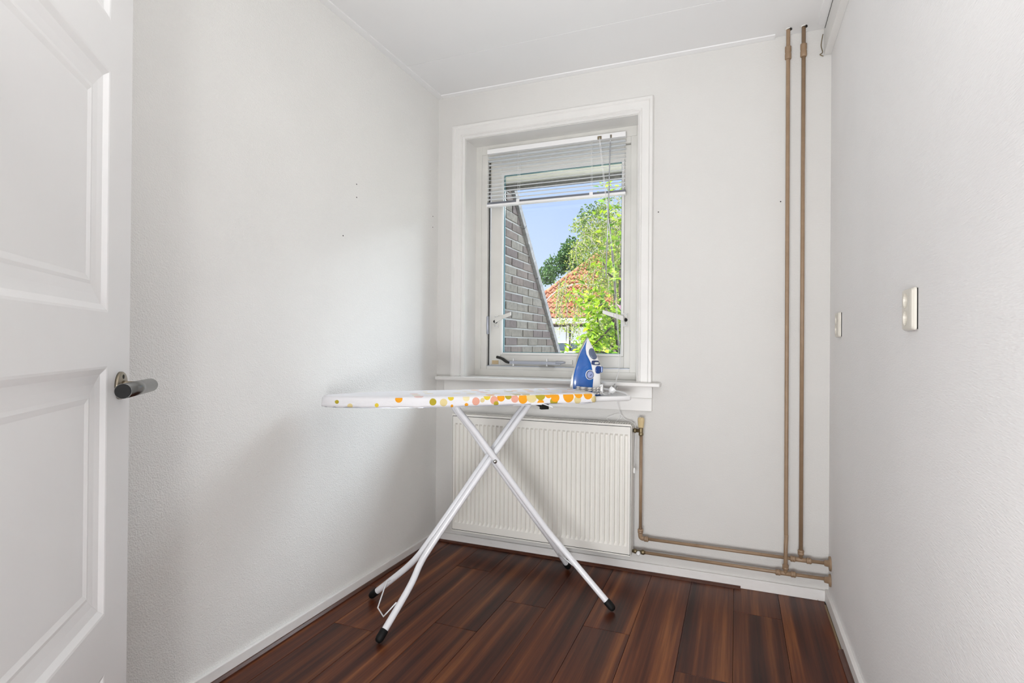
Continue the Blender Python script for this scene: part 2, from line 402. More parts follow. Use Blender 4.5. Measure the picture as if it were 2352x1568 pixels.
# espagnolette levers
def lever(px, pz, dx):
    pl = MB().box((px-.0125, sy-.008, pz-.034), (px+.0125, sy, pz+.034)).build('lever_handle', M['frame'], wn, bevel=.002)
    for sx in (-1, 1):
        for sz in (-1, 1): MB().rev((px+sx*.006, sy-.008, pz+sz*.026), (0, -1, 0), [(0, .0026), (.0015, .002)], 8).build('screw', M['grey'], pl)
    MB().rev((px-.002*dx, sy-.008, pz), (0, -1, 0), [(0, .010), (.012, .009), (.020, .007)], 14).build('spindle', M['rubber'], pl)
    P = [Vector((px-.004*dx, sy-.016, pz-.010)), Vector((px+.004*dx, sy-.030, pz+.006)), Vector((px+.05*dx, sy-.042, pz+.022)), Vector((px+.105*dx, sy-.05, pz+.040))]
    b = MB()
    hw = [.016, .014, .011, .0095]
    for i in range(3):
        a, c = P[i], P[i+1]; h0, h1 = hw[i], hw[i+1]; d = .005
        b.hexa([(a.x, a.y-d, a.z-h0), (c.x, c.y-d, c.z-h1), (c.x, c.y+d, c.z-h1), (a.x, a.y+d, a.z-h0), (a.x, a.y-d, a.z+h0), (c.x, c.y-d, c.z+h1), (c.x, c.y+d, c.z+h1), (a.x, a.y+d, a.z+h0)])
    b.build('grip', M['frame'], pl, bevel=.002)
lever(.288, 1.185, 1)
lever(.994, 1.188, -1)
# casement stay along the bottom
st = MB().box((.365, .118, .9555), (.665, .126, .972)).build('window_stay', M['grey'], wn, bevel=.0015)
st.rotation_euler = (0, 0, 0)
MB().tube(smoothpts([(.378, .122, .962), (.36, .120, .968), (.335, .116, .984), (.305, .112, .992)], 5), [.0075]*5+[.0085]*5+[.0075]*5+[.006], 8).build('curled_end', M['dark'], st)
MB().rev((.69, .122, .968), (-1, 0, 0), [(0, .004), (.02, .0075), (.05, .0075), (.055, .004)], 10).build('pivot', M['grey'], st)
MB().box((.655, .140, .958), (.722, .152, .982)).build('pivot_plate', M['frame'], st, bevel=.001)
for xx in (.40, .59): MB().rev((xx, .122, .944), (0, 0, 1), [(0, .006), (.004, .0045), (.04, .0035), (.042, .001)], 10).build('stay_pin', M['white'], st)
MB().box((.55, .112, .9425), (.63, .128, .947)).build('pin_plate', M['steel'], st)

# ------------------------------------------------------------------ blind
bl = thing('venetian_blind', (.63, .09, 2.09), 'white aluminium venetian blind half drawn up in the window', 'blind')
BX0, BX1 = .256, 1.003
MB().box((BX0, .078, 2.088), (BX1, .104, 2.113)).build('headrail', M['white'], bl, bevel=.002)
for xx in (.30, .955): MB().box((xx, .084, 2.113), (xx+.02, .10, 2.1145)).build('clip', M['brass'], bl)
sm = None
nsl = 12
for k in range(nsl):
    z = 2.070-k*.0205
    if sm is None:
        b = MB(); w2 = .0125; nseg = 4; tilt = 0; rows = []
        for j in range(nseg+1):
            u = -1+2*j/nseg; y = u*w2; zz = .0020*(1-u*u)
            y2 = y*math.cos(tilt)-zz*math.sin(tilt); z2 = y*math.sin(tilt)+zz*math.cos(tilt); rows.append((y2, z2))
        for j in range(nseg+1): b.v += [(BX0+.002, rows[j][0], rows[j][1]), (BX1-.002, rows[j][0], rows[j][1])]
        for j in range(nseg+1): b.v += [(BX0+.002, rows[j][0], rows[j][1]-.0005), (BX1-.002, rows[j][0], rows[j][1]-.0005)]
        n = 2*(nseg+1)
        for j in range(nseg):
            b.f.append((2*j, 2*j+1, 2*j+3, 2*j+2)); b.f.append((n+2*j, n+2*j+2, n+2*j+3, n+2*j+1))
        b.f.append((0, n, n+1, 1)); b.f.append((n-2, n-1, 2*n-1, 2*n-2))
        sm = b.mesh('slat'); sm.materials.append(M['alu'])
        for p in sm.polygons: p.use_smooth = True
    o = bpy.data.objects.new('slat', sm); COL.objects.link(o); o.parent = bl; o.location = Vector((0, .091, z))-bl.location
    o.rotation_euler.x = math.radians((-6, -4, 0, 7, 14, 17, 19, 22, 26, 28, 29, 30)[k])
br = MB().box((BX0-.001, .076, 1.803), (BX1+.001, .106, 1.815)).build('bottom_rail', M['white'], bl, bevel=.002)
for k in range(5): MB().box((BX0+.001, .079, 1.8155+k*.0024), (BX1-.001, .1035, 1.8165+k*.0024)).build('gathered_slat', M['grey'], br)
for xx in (.437, .832):
    lc = MB()
    for yy in (.0775, .1045): lc.tube([(xx, yy, 2.088), (xx, yy, 1.816)], .0007, 5)
    for k in range(nsl): lc.tube([(xx, .0775, 2.067-k*.0205), (xx, .1045, 2.067-k*.0205)], .0005, 4)
    lc.build('ladder_cord', M['cordw'], bl)
    MB().box((xx-.009, .0745, 1.802), (xx+.009, .078, 1.829)).build('cord_clip', M['white'], br, bevel=.001)
for xx, w_ in ((.873, .010), (.930, .0045)): MB().box((xx-w_, .0745, 2.088), (xx+w_, .079, 2.1035)).build('cord_outlet', M['brass'], bl, bevel=.001)
MB().tube([(.930, .070, 2.10), (.929, .069, 2.06)], .0016, 8).tube([(.929, .069, 2.06), (.921, .069, 1.72), (.912, .069, 1.395)], .0031, 6).build('tilt_wand', mat('clear_wand', (.5, .52, .55), .15, .3), bl)
MB().tube(smoothpts([(.872, .071, 2.095), (.90, .07, 1.85), (.928, .070, 1.647), (.945, .070, 1.52), (.958, .07, 1.388), (.974, .07, 1.15), (.986, .07, .981), (.990, -.066, .875), (.996, -.068, .80), (1.012, -.03, .727), (1.005, -.028, .715)], 5), .0011, 5).build('pull_cord', M['cordw'], bl)
MB().tube(smoothpts([(.876, .071, 2.095), (.905, .069, 1.85), (.925, .068, 1.66), (.950, .068, 1.40), (.979, .068, .981), (.985, -.068, .875), (.998, -.070, .80), (1.005, -.03, .735), (.985, -.03, .70), (.955, -.03, .70), (.945, -.03, .715), (.99, -.028, .735), (1.01, -.028, .733), (1.03, -.028, .712), (1.079, -.045, .69), (1.082, -.07, .60), (1.081, -.075, .50)], 5), .0010, 5).build('pull_cord', M['cordw'], bl)

MB().rev((1.081, -.075, .50), (0, 0, -1), [(0, .002), (.004, .004), (.022, .0055), (.026, .003)], 8).build('cord_tassel', M['cordw'], bl)

# ------------------------------------------------------------------ radiator
rd = thing('radiator', (.61, -.07, .1), 'white panel radiator with vertical ribs under the window', 'radiator')
RX0, RX1, RZ0, RZ1, RY = .150, 1.072, .101, .700, -.100
b = MB()
n = 39; pitch = (RX1-RX0-.026)/n; gx0 = RX0+.013
zs = [RZ0+.006, RZ0+.040, RZ0+.054, RZ1-.056, RZ1-.046, RZ1-.012]
xs = [(RX0+.005, 0)]
for k in range(n):
    a = gx0+k*pitch
    xs += [(a+.0035, 0), (a+.0065, 1), (a+.0165, 1), (a+.0195, 0)]
xs.append((RX1-.005, 0))
for z, g in zip(zs, (0, 0, 1, 1, 0, 0)):
    for x, d in xs: b.v.append((x, RY+.0+(.0105 if (d and g) else 0), z))
nx = len(xs)
for j in range(len(zs)-1):
    for i in range(nx-1): b.f.append((j*nx+i, j*nx+i+1, (j+1)*nx+i+1, (j+1)*nx+i))
pn = b.build('front_panel', M['rad'], rd)
MB().box((RX0+.005, RY+.011, RZ0+.006), (RX1-.005, RY+.02, RZ1-.012)).build('panel_back', M['rad'], rd)
ring(RX0+.002, RX1-.002, RZ0+.003, RZ1-.010, RX0+.0045, RX1-.0045, RZ0+.0055, RZ1-.012, RY+.002, RY+.008, 'shadow_gap', M['dark'], rd, 0)
MB().box((RX0, RY-.001, RZ0), (RX0+.0028, -.035, RZ1)).build('side_cover', M['rad'], rd, bevel=.001)
MB().box((RX1-.0028, RY-.001, RZ0), (RX1, -.035, RZ1-.004)).build('side_cover', M['rad'], rd, bevel=.001)
MB().box((RX0+.003, RY-.001, RZ0-.003), (RX1-.003, RY+.012, RZ0+.003)).build('bottom_lip', M['rad'], rd, bevel=.001)
b = MB(); b.box((RX0+.003, RY-.001, RZ1-.009), (RX1-.003, RY+.006, RZ1)); b.box((RX0+.003, -.043, RZ1-.009), (RX1-.003, -.035, RZ1))
k = RX0+.01
while k < RX1-.02: b.box((k, RY+.006, RZ1-.003), (k+.006, -.043, RZ1-.001)); k += .0115
b.build('top_grille', M['rad'], rd)
MB().box((RX0+.003, -.037, RZ0+.03), (RX1-.003, -.035, RZ1-.01)).build('back_panel', M['rad'], rd)
for xx in (RX0+.15, RX1-.15): MB().box((xx, -.035, RZ0+.08), (xx+.03, -.0005, RZ1-.08)).build('wall_bracket', M['rad'], rd)
MB().rev((RX0-.001, -.07, RZ0+.045), (-1, 0, 0), [(0, .010), (.008, .010), (.010, .006), (.014, .006)], 6).build('end_plug', M['brass'], rd)
MB().rev((RX0-.001, -.07, RZ1-.03), (-1, 0, 0), [(0, .004), (.006, .004)], 6).build('end_plug', M['brass'], rd)
# valve, top right
VX, VY = 1.108, -.060
vz = .668
vb = MB().rev((RX1, VY, vz), (1, 0, 0), [(0, .008), (.004, .008), (.004, .011), (.014, .011), (.014, .008), (.036, .008)], 12)
vb.rev((VX, VY, vz-.022), (0, 0, 1), [(0, .009), (.004, .011), (.012, .011), (.014, .009), (.026, .0095), (.034, .010), (.038, .007), (.042, .007)], 14)
vb = vb.build('valve', M['brass'], rd)
b = MB(); b.rev((VX, VY, vz+.016), (0, 0, 1), [(0, .0125), (.030, .0155), (.042, .0150), (.046, .010)], 8)
k = b.build('valve_knob', M['knob'], vb)
for p in k.data.polygons: p.use_smooth = False
lb = MB().rev((RX1, VY, .113), (1, 0, 0), [(0, .007), (.006, .007), (.006, .010), (.018, .010), (.020, .007), (.040, .008), (.042, .011), (.054, .011), (.056, .008), (.060, .008)], 10)
lb = lb.build('lockshield_valve', M['brass'], rd)
MB().rev((RX1+.030, VY-.006, .110), (0, -1, 0), [(0, .0095), (.012, .0095), (.016, .006)], 14).build('valve_cap', M['white'], lb)

# ------------------------------------------------------------------ pipes
PR = .0079; PY = -.052
def nut(b, p, ax, l=.024, r=.0125):
    b.rev(Vector(p)-Vector(ax)*l/2, ax, [(0, r*.8), (.003, r), (l*.42, r), (l*.5, r*.88), (l*.58, r), (l-.003, r), (l, r*.8)], 10)
pa = thing('heating_pipe', (1.766, PY, .174), 'right-hand brown riser pipe, running on along the wall to the top radiator valve', 'pipe')
MB().tube([(1.766, PY, H+.01), (1.766, PY, .174)], PR, 12).build('riser', M['pipe'], pa)
MB().tube([(W-.004, PY, .174), (1.125, PY, .174)], .0072, 12).build('horizontal_pipe', M['pipe'], pa)
MB().tube([(VX, PY-.006, vz-.02), (VX, PY-.006, .20)], .0072, 12).build('radiator_feed', M['pipe'], pa)
b = MB(); nut(b, (1.766, PY, 2.299), (0, 0, 1), .056, .0128); b.build('union', M['pipe'], pa)
b = MB(); nut(b, (1.766, PY, .205), (0, 0, 1), .022); nut(b, (1.736, PY, .174), (1, 0, 0), .02); nut(b, (1.796, PY, .174), (1, 0, 0), .02); b.rev((1.73, PY, .174), (1, 0, 0), [(0, .0095), (.072, .0095)], 12); b.build('tee_fitting', M['pipe'], pa)
b = MB(); nut(b, (VX, PY-.006, .208), (0, 0, 1), .020); nut(b, (1.134, PY-.003, .174), (1, 0, 0), .02); b.tube(smoothpts([(VX, PY-.006, .21), (VX, PY-.006, .185), (VX+.006, PY-.005, .176), (1.13, PY, .174)], 5), .0098, 12); b.build('elbow', M['pipe'], pa)
def flange(z, r):
    b = MB(); b.rev((W, PY, z), (-1, 0, 0), [(0, r), (.006, r*.95), (.008, .014), (.022, .012), (.024, .009)], 18)
    return b
flange(.174, .030).build('wall_flange', M['pipe'], pa)
pb = thing('heating_pipe', (1.708, PY, .11), 'left-hand brown riser pipe, joining the lowest pipe to the bottom radiator valve', 'pipe')
MB().tube(smoothpts([(1.708, PY, H+.01), (1.708, PY, 2.2), (1.709, PY, 1.2), (1.710, PY, .34), (1.711, PY-.004, .27), (1.708, PY-.019, .225), (1.708, PY-.020, .16), (1.708, PY-.012, .13), (1.708, PY-.006, .112)], 5), PR, 12).build('riser', M['pipe'], pb)
MB().tube([(W-.004, PY, .110), (1.70, PY-.004, .110), (RX1+.058, VY, .113)], .0072, 12).build('horizontal_pipe', M['pipe'], pb)
b = MB(); nut(b, (1.708, PY, 2.299), (0, 0, 1), .056, .0128); b.build('union', M['pipe'], pb)
b = MB(); nut(b, (1.708, PY-.012, .140), (0, 0, 1), .022); nut(b, (1.68, PY-.004, .110), (1, 0, 0), .02); nut(b, (1.738, PY-.003, .110), (1, 0, 0), .02); b.rev((1.674, PY-.004, .110), (1, 0, 0), [(0, .0095), (.068, .0095)], 12); b.build('tee_fitting', M['pipe'], pb)
flange(.106, .026).build('wall_flange', M['pipe'], pb)
# ragged plaster rims where the risers meet the ceiling
rim = mat('chipped_plaster', (.78, .77, .74), .8)
for par, xx in ((pa, 1.766), (pb, 1.708)):
    MB().rev((xx, PY, H-.0035), (0, 0, 1), [(0, .0115), (.0035, .0135)], 9).build('ceiling_collar', rim, par)
    MB().rev((xx+.004, PY, H-.004), (0, 0, 1), [(0, .0112), (.0035, .011)], 9).build('collar_gap', M['dark'], par)

# ------------------------------------------------------------------ sockets on the right wall
def socket(y, z, lab, drop):
    t = thing('wall_socket', (W, y, z), lab, 'socket')
    hy, hz = .041, .0465
    bb = MB().box((W-.0045, y-hy+.002, z-hz+.002), (W, y+hy-.002, z+hz-.002)).build('back_box', M['socket'], t, bevel=.002)
    b = MB(); x0 = W-.0022; x1 = W-.0125
    prof = [(x0, hy, hz), (x1+.006, hy, hz), (x1+.0015, hy-.004, hz-.003), (x1, hy-.012, hz-.010)]
    # cover with two round wells: build front as grid with holes
    def rr(hy_, hz_, r, x, n=5):
        P = []
        for cyy, czz, a0 in ((hy_-r, hz_-r, 0), (-(hy_-r), hz_-r, 90), (-(hy_-r), -(hz_-r), 180), (hy_-r, -(hz_-r), 270)):
            for k in range(n): a = math.radians(a0+90*k/(n-1)); P.append((x, y+cyy+r*math.cos(a), z+czz+r*math.sin(a)))
        return P
    rings = [rr(h1, h2, .006, x) for x, h1, h2 in prof]; n = len(rings[0]); b.v = [p for r in rings for p in r]
    for i in range(len(rings)-1):
        for j in range(n): b.f.append((i*n+j, i*n+(j+1) % n, (i+1)*n+(j+1) % n, (i+1)*n+j))
    # front face: use triangle fill between outer ring and two wells
    bm = bmesh.new(); vs = [bm.verts.new(v) for v in b.v]
    for f in b.f: bm.faces.new([vs[i] for i in f])
    edges = [bm.edges.get((vs[(len(rings)-1)*n+j], vs[(len(rings)-1)*n+(j+1) % n])) for j in range(n)]
    for s_ in (1, -1):
        cz = z+s_*.0195; m_ = 20; loop = []
        for k in range(m_):
            a = 2*PI*k/m_; loop.append(bm.verts.new((x1, y+.006+.0172*math.cos(a), cz+.0172*math.sin(a))))
        es = [bm.edges.new((loop[k], loop[(k+1) % m_])) for k in range(m_)]; edges += es
        inner = [bm.verts.new((x1+.009, y+.006+.0162*math.cos(2*PI*k/m_), cz+.0162*math.sin(2*PI*k/m_))) for k in range(m_)]
        for k in range(m_): bm.faces.new((loop[k], loop[(k+1) % m_], inner[(k+1) % m_], inner[k]))
        bm.faces.new(inner)
    bmesh.ops.triangle_fill(bm, edges=edges, use_beauty=True)
    for v in bm.verts: v.co -= Vector(t.location)
    bmesh.ops.recalc_face_normals(bm, faces=bm.faces)
    me = bpy.data.meshes.new('cover'); bm.to_mesh(me); bm.free(); me.materials.append(M['socket'])
    o = bpy.data.objects.new('cover', me); COL.objects.link(o); o.parent = t; o['_w'] = 1
    for s_ in (1, -1):
        for q in (-1, 1):
            MB().rev((x1+.0088, y+.006+q*.006, z+s_*.0195-s_*q*.003), (-1, 0, 0), [(0, .0024), (.0006, .0024)], 8).build('pin_hole', M['dark'], o)
        for q in (-1, 1):
            MB().box((x1+.004, y+.005, z+s_*.0195+q*.0155-.001), (x1+.0085, y+.007, z+s_*.0195+q*.0155+.001)).build('earth_clip', M['steel'], o)
    MB().box((W-.0022, y-hy-.0006, z-hz+.002), (W, y-hy+.003, z+hz-.002)).build('wall_gap', M['dark'], t)
socket(-1.172, 1.1475, 'white double socket on the right wall, nearer and larger of the two', 0)
socket(-.240, 1.145, 'white double socket on the right wall, beside the far corner', 0)

# ------------------------------------------------------------------ door
DT = Vector((-.639, .769, 0)).normalized(); Lp = Vector((.397, -1.915, 0)); DW = .83
hinge = Lp-DT*DW
ang = math.atan2(DT.y, DT.x)
dr = thing('door_1', hinge, 'white panelled door standing open on the left', 'door', rz=ang, kind='structure', world=False)
# local: x along door from hinge (0) to latch (DW); face towards camera is local -y? compute
nrm = Vector((.769, .639, 0)); sgn = -1 if (Matrix.Rotation(-ang, 3, 'Z') @ nrm).y < 0 else 1
def dy(a): return sgn*a      # a>0: towards the camera side
TK = .038
# rails: z ranges of panels (outer edge of moulding)
pan = [(.085, .470), (.575, 1.019), (1.115, 1.547), (1.637, 1.985)]
px0, px1 = .112, DW-.112
b = MB()
def dbox(b, x0, x1, z0, z1, y0=-TK, y1=0): b.box((x0, dy(y0), z0), (x1, dy(y1), z1))
dbox(b, 0, px0, .012, 2.09); dbox(b, px1, DW, .012, 2.09)
zz = [.012]+[q for p in pan for q in p]+[2.09]
for i in range(0, len(zz), 2): dbox(b, px0, px1, zz[i], zz[i+1])
leaf = b.build('door_leaf', M['door'], dr)
for z0, z1 in pan:
    MB().box((px0+.045, dy(-.022), z0+.045), (px1-.045, dy(-.0122), z1-.045)).build('door_panel', M['door'], dr)
    mp = [(0, 0), (.004, -.0008), (.014, -.0065), (.030, -.0090), (.046, -.0105), (.052, -.0098), (.060, -.0118), (.0615, -.0122)]
    b = MB(); rings = []
    for a, d in mp:
        rings.append([(px0+a, dy(d), z0+a), (px1-a, dy(d), z0+a), (px1-a, dy(d), z1-a), (px0+a, dy(d), z1-a)])
    b.v = [p for r in rings for p in r]
    for i in range(len(rings)-1):
        for j in range(4): b.f.append((i*4+j, i*4+(j+1) % 4, (i+1)*4+(j+1) % 4, (i+1)*4+j))
    b.build('moulding', M['door'], dr)
# handle: round rosette with screws, neck and diagonal-cut cylinder lever
HX, HZ = DW-.052, .980
ros = MB().rev((HX, dy(0), HZ), (0, sgn, 0), [(0, .0262), (.004, .0262), (.006, .0245), (.0065, .0)], 28).build('door_handle', M['bronze'], dr)
for q in (1, -1): MB().rev((HX, dy(.0062), HZ+q*.0165), (0, sgn, 0), [(0, .0042), (.0006, .0042), (.0007, .003)], 12).build('rosette_screw', M['dark'], ros)
MB().rev((HX, dy(.006), HZ), (0, sgn, 0), [(0, .0095), (.006, .0095), (.007, .008), (.045, .008)], 18).build('lever_neck', M['bronze'], ros)
b = MB(); seg = 28; R_ = .0130
# lever tube from outer end (past neck) back toward the hinge, thicker bevelled end
ya = dy(.046); n0 = len(b.v)
for k, x in enumerate((HX+.013, HX-.130)):
    for j in range(seg):
        a = 2*PI*j/seg; cx_ = math.cos(a); sz = math.sin(a)
        b.v.append((x+(.000 if k else .004*(-cx_)), ya+R_*cx_, HZ-.001+R_*sz))
for j in range(seg): b.f.append((j, (j+1) % seg, seg+(j+1) % seg, seg+j)); b.sm.add(len(b.f)-1)
b.f.append(tuple(range(seg))); b.f.append(tuple(reversed(range(seg, 2*seg))))
lv = b.build('lever', M['handle'], ros)
b = MB().rev((HX-.1301, ya, HZ-.001), (-1, 0, 0), [(0, .0124), (.0008, .0124)], 24); b.build('lever_end_cap', M['rubber'], lv)
for z in (.25, 1.05, 1.85): MB().rev((-.004, dy(.004), z), (0, 0, 1), [(0, .006), (.09, .006)], 10).build('hinge', M['steel'], dr)

# ------------------------------------------------------------------ ironing board
EA = math.atan2(.645, .764)
ib = thing('ironing_board', (.575, -.57, 0), 'ironing board with yellow and orange dotted cover on white crossed tube legs', 'ironing board', rz=EA, world=False)
def hw(s):
    if s < -.30:
        u = (s+.655)/.355; u = max(0, min(1, u)); return .150*(1-(1-u)**2.3)**(1/2.3)*(.62+.38*u) if u < 1 else .15
    if s > .385: u = (s-.385)/.035; return .150-.035*(1-math.sqrt(max(0, 1-u*u)))
    return .150
svals = [-.655+.355*(1-math.cos(PI/2*k/22)) for k in range(22)]+[-.30+.685*k/18 for k in range(18)]+[.385+.035*math.sin(PI/2*k/7) for k in range(8)]
near = [(s, -hw(s)) for s in svals]; far = [(s, hw(s)) for s in reversed(svals)]
out = near+far[:-1]
zt = .8665; lev = [(.826, .010), (.8275, .001), (.836, .000), (.850, .0005), (.8575, .002), (.8625, .006), (.8655, .013), (zt, .024)]
b = MB(); N = len(out); cen = Vector((-.1, 0, 0)); s_arc = [0]
for i in range(1, N+1):
    a, c = Vector(out[i-1]), Vector(out[i % N]); s_arc.append(s_arc[-1]+(c-a).length)
rnd = random.Random(3)
wob = [rnd.uniform(-.0012, .0012) for _ in out]
for li, (z, ins) in enumerate(lev):
    for i, (s, n) in enumerate(out):
        a = Vector(out[(i-1) % N]); c = Vector(out[(i+1) % N]); t = (c-a); nn = Vector((t.y, -t.x)).normalized()
        w = .0016*math.sin(s*97+n*40+li)+.0012*math.sin(s*211-li*1.3) if li < 5 else 0
        b.v.append((s-nn.x*(ins+w), n-nn.y*(ins+w), z+(wob[i]*2.0 if li < 2 else 0)))
for li in range(len(lev)-1):
    for i in range(N):
        j = (i+1) % N; b.f.append((li*N+i, li*N+j, (li+1)*N+j, (li+1)*N+i)); b.sm.add(len(b.f)-1)
        sg = -1 if (out[i][1]+out[j][1]) < 0 else 1
        z0, z1 = lev[li][0], lev[li+1][0]; d0 = 1+zt-z0+lev[li][1]*0; d1 = 1+zt-z1
        if li >= 5:
            b.uv[len(b.f)-1] = [(b.v[q][0], b.v[q][1]) for q in b.f[-1]]
        else:
            b.uv[len(b.f)-1] = [(out[i][0], sg*d0), (out[j][0], sg*d0), (out[j][0], sg*d1), (out[i][0], sg*d1)]
b.f.append(tuple((len(lev)-1)*N+i for i in range(N))); b.uv[len(b.f)-1] = [(b.v[q][0], b.v[q][1]) for q in b.f[-1]]
m = mat('dotted_cotton', (.85, .85, .86), .75, spec=.2); M['cover'] = m
tcn = nd(m, 'ShaderNodeTexCoord'); uvv = tcn.outputs['UV']
cols = {'o': (.80, .34, .02), 'y': (.72, .55, .05), 'v': (.42, .34, .03), 'p': (.72, .36, .27), 't': (.72, .60, .30), 'c': (.78, .70, .42)}
base = (.79, .785, .81)
vor = nd(m, 'ShaderNodeTexVoronoi', feature='F1', voronoi_dimensions='2D'); vor.inputs['Scale'].default_value = 19; vor.inputs['Randomness'].default_value = .75
lk(m, uvv, vor.inputs['Vector'])
sx = nd(m, 'ShaderNodeSeparateXYZ'); lk(m, uvv, sx.inputs[0])
sc_ = nd(m, 'ShaderNodeSeparateColor'); lk(m, vor.outputs['Color'], sc_.inputs[0])
dens = math_(m, 'ADD', math_(m, 'MULTIPLY', sx.outputs[0], .95), .55)      # more dots toward the tail
inside = math_(m, 'LESS_THAN', vor.outputs['Distance'], math_(m, 'ADD', math_(m, 'MULTIPLY', sc_.outputs[1], .18), .20))
has = math_(m, 'LESS_THAN', sc_.outputs[0], dens)
top_glare = math_(m, 'MULTIPLY', math_(m, 'LESS_THAN', math_(m, 'ABSOLUTE', sx.outputs[1]), .5), .55)
fac = math_(m, 'MULTIPLY', math_(m, 'MULTIPLY', inside, has), top_glare)
pc = nd(m, 'ShaderNodeValToRGB'); pc.color_ramp.interpolation = 'CONSTANT'; lk(m, sc_.outputs[2], pc.inputs[0])
e = pc.color_ramp.elements; st_ = [(0, 't'), (.2, 'y'), (.38, 'p'), (.55, 'c'), (.75, 'v'), (.86, 'o')]
while len(e) < len(st_): e.new(.5)
for el, (p, k) in zip(e, st_): el.position = p; el.color = (*cols[k], 1)
cur = mix(m, fac, base, pc.outputs[0])   # printed dots on the top, faded in colour to imitate glare
# the dots printed on the near edge: (s, depth below the top, radius, colour)
side = [(-.60, .020, .007, 'v'), (-.555, .034, .009, 't'), (-.462, .030, .007, 'y'), (-.385, .008, .013, 'o'), (-.262, .020, .013, 'v'), (-.222, .023, .014, 't'),
        (-.194, .006, .011, 'y'), (-.135, .008, .013, 'c'), (-.19, .036, .005, 'o'), (-.098, .022, .015, 'p'), (-.135, .034, .007, 'o'), (-.072, .018, .009, 't'),
        (-.053, .004, .014, 'y'), (-.025, .020, .016, 'p'), (.002, .010, .015, 'o'), (-.018, .033, .010, 'v'), (.032, .004, .014, 'v'), (.058, .016, .015, 'p'), (.092, .017, .019, 'o'),
        (.128, .012, .021, 't'), (.165, .036, .015, 'o'), (.165, .004, .020, 'v'), (.200, .000, .017, 'o'), (.222, .030, .016, 'v'), (.228, .015, .018, 'o'), (.285, .012, .023, 'o'), (.325, .026, .015, 't'), (.33, .002, .018, 'o'), (.372, .006, .020, 'o'), (.40, .026, .014, 't')]
for (s, d, r_, k) in side:
    vd = nd(m, 'ShaderNodeVectorMath', operation='DISTANCE'); lk(m, uvv, vd.inputs[0]); vd.inputs[1].default_value = (s, -(1+d), 0)
    cur = mix(m, math_(m, 'LESS_THAN', vd.outputs['Value'], r_), cur, cols[k])
lk(m, cur, bsdf(m).inputs['Base Color'])
wv = noise(m, coords(m, (1, 1, 1)), 420, 2); fo = noise(m, coords(m, (1, 1, 3)), 22, 3)
bump(m, math_(m, 'ADD', math_(m, 'MULTIPLY', wv, .15), fo), .35, .004)
b.build('cover', m, ib)
# metal mesh deck under the cover
b = MB(); n0 = [(s*.985, n*.93) for s, n in out]
b.prism([(s, n, .8245) for s, n in n0], (0, 0, .004)); b.build('deck', M['grey'], ib)
# tube frames
TR = .0125
def leg(pts, rr=TR, name='leg'):
    P = smoothpts(pts, 6)
    o = MB().tube(P, rr, 12).build(name, M['metalw'], ib)
    a, c = Vector(pts[-2]), Vector(pts[-1]); d = (c-a).normalized()
    # slip-on rubber foot
    p = c-d*.030
    MB().rev(p, d, [(0, .0148), (.003, .0155), (.032, .0150), (.040, .0125), (.045, .007), (.046, 0)], 14).build('rubber_foot', M['rubber'], o)
    return o
kz = .593/.4505
def onl(s, sg):   # z on the straight leg line; sg=+1 leg going down to +s
    return .593-(s-.013)*sg*1.357
for q in (-1, 1):       # frame falling towards the radiator (+s): tubes inside
    o_n = q*.030 + .0
    leg([(-.150, q*.030, .822), (-.136, q*.032, .795), (-.106, q*.035, .757), (-.068, q*.040, .708), (.015, q*.047, .593), (.16, q*.053, .394), (.235, q*.062, .293), (.283, q*.085, .232), (.335, q*.118, .166), (.449, q*.213, .0185)])
for q in (-1, 1):       # frame falling towards the near left (-s)
    o_n = q*.0545
    oi_ = q*.022
    leg([(.168, oi_, .822), (.155, oi_, .80), (.124, oi_, .762), (.083, oi_, .709), (-.004, oi_, .593), (-.155, oi_, .388), (-.248, oi_*1.2, .262), (-.287, q*.038, .208), (-.335, q*.085, .142), (-.4495, q*.178, .0185)])
pv = MB().tube([(.007, -.062, .592), (.007, .062, .592)], .0045, 10)
pv.rev((.007, -.0595, .592), (0, -1, 0), [(0, .0085), (.002, .0080), (.0045, .005), (.005, 0)], 14)
pv.build('pivot_bolt', M['steel'], ib)
# wire bracket between the near feet, rod and catch below the board
MB().tube([(-.385, -.112, .106), (-.43, -.10, .055), (-.445, -.03, .058), (-.40, .10, .10), (-.372, .118, .096)], .0028, 6).build('wire_bracket', M['metalw'], ib)
MB().tube([(.449-.10, -.085, .14), (.449-.11, .07, .14)], .003, 6).build('cross_rod', M['metalw'], ib)
MB().tube([(.10, -.135, .826), (.10, .135, .826)], .005, 8).build('slide_rail', M['metalw'], ib)
MB().box((.055, -.138, .8225), (.175, -.126, .8265)).build('slide_rail', M['metalw'], ib)
MB().box((-.175, -.08, .8155), (-.125, .08, .8245)).build('hinge_bar', M['metalw'], ib)
MB().box((.16, -.070, .8155), (.20, .070, .8245)).build('catch_bar', M['metalw'], ib)
MB().box((.178, -.152, .8265), (.125, -.146, .8325)).build('catch_strip', M['metalw'], ib)
MB().hexa([(.170, -.155, .828), (.215, -.155, .812), (.215, -.147, .812), (.170, -.147, .828), (.170, -.155, .832), (.215, -.155, .816), (.215, -.147, .816), (.170, -.147, .832)]).build('catch_strip', M['metalw'], ib)
MB().box((.178, -.122, .802), (.212, -.104, .8215)).tube([(.18, -.115, .815), (.155, -.115, .824)], .004, 8).build('height_catch', M['rubber'], ib, bevel=.003)
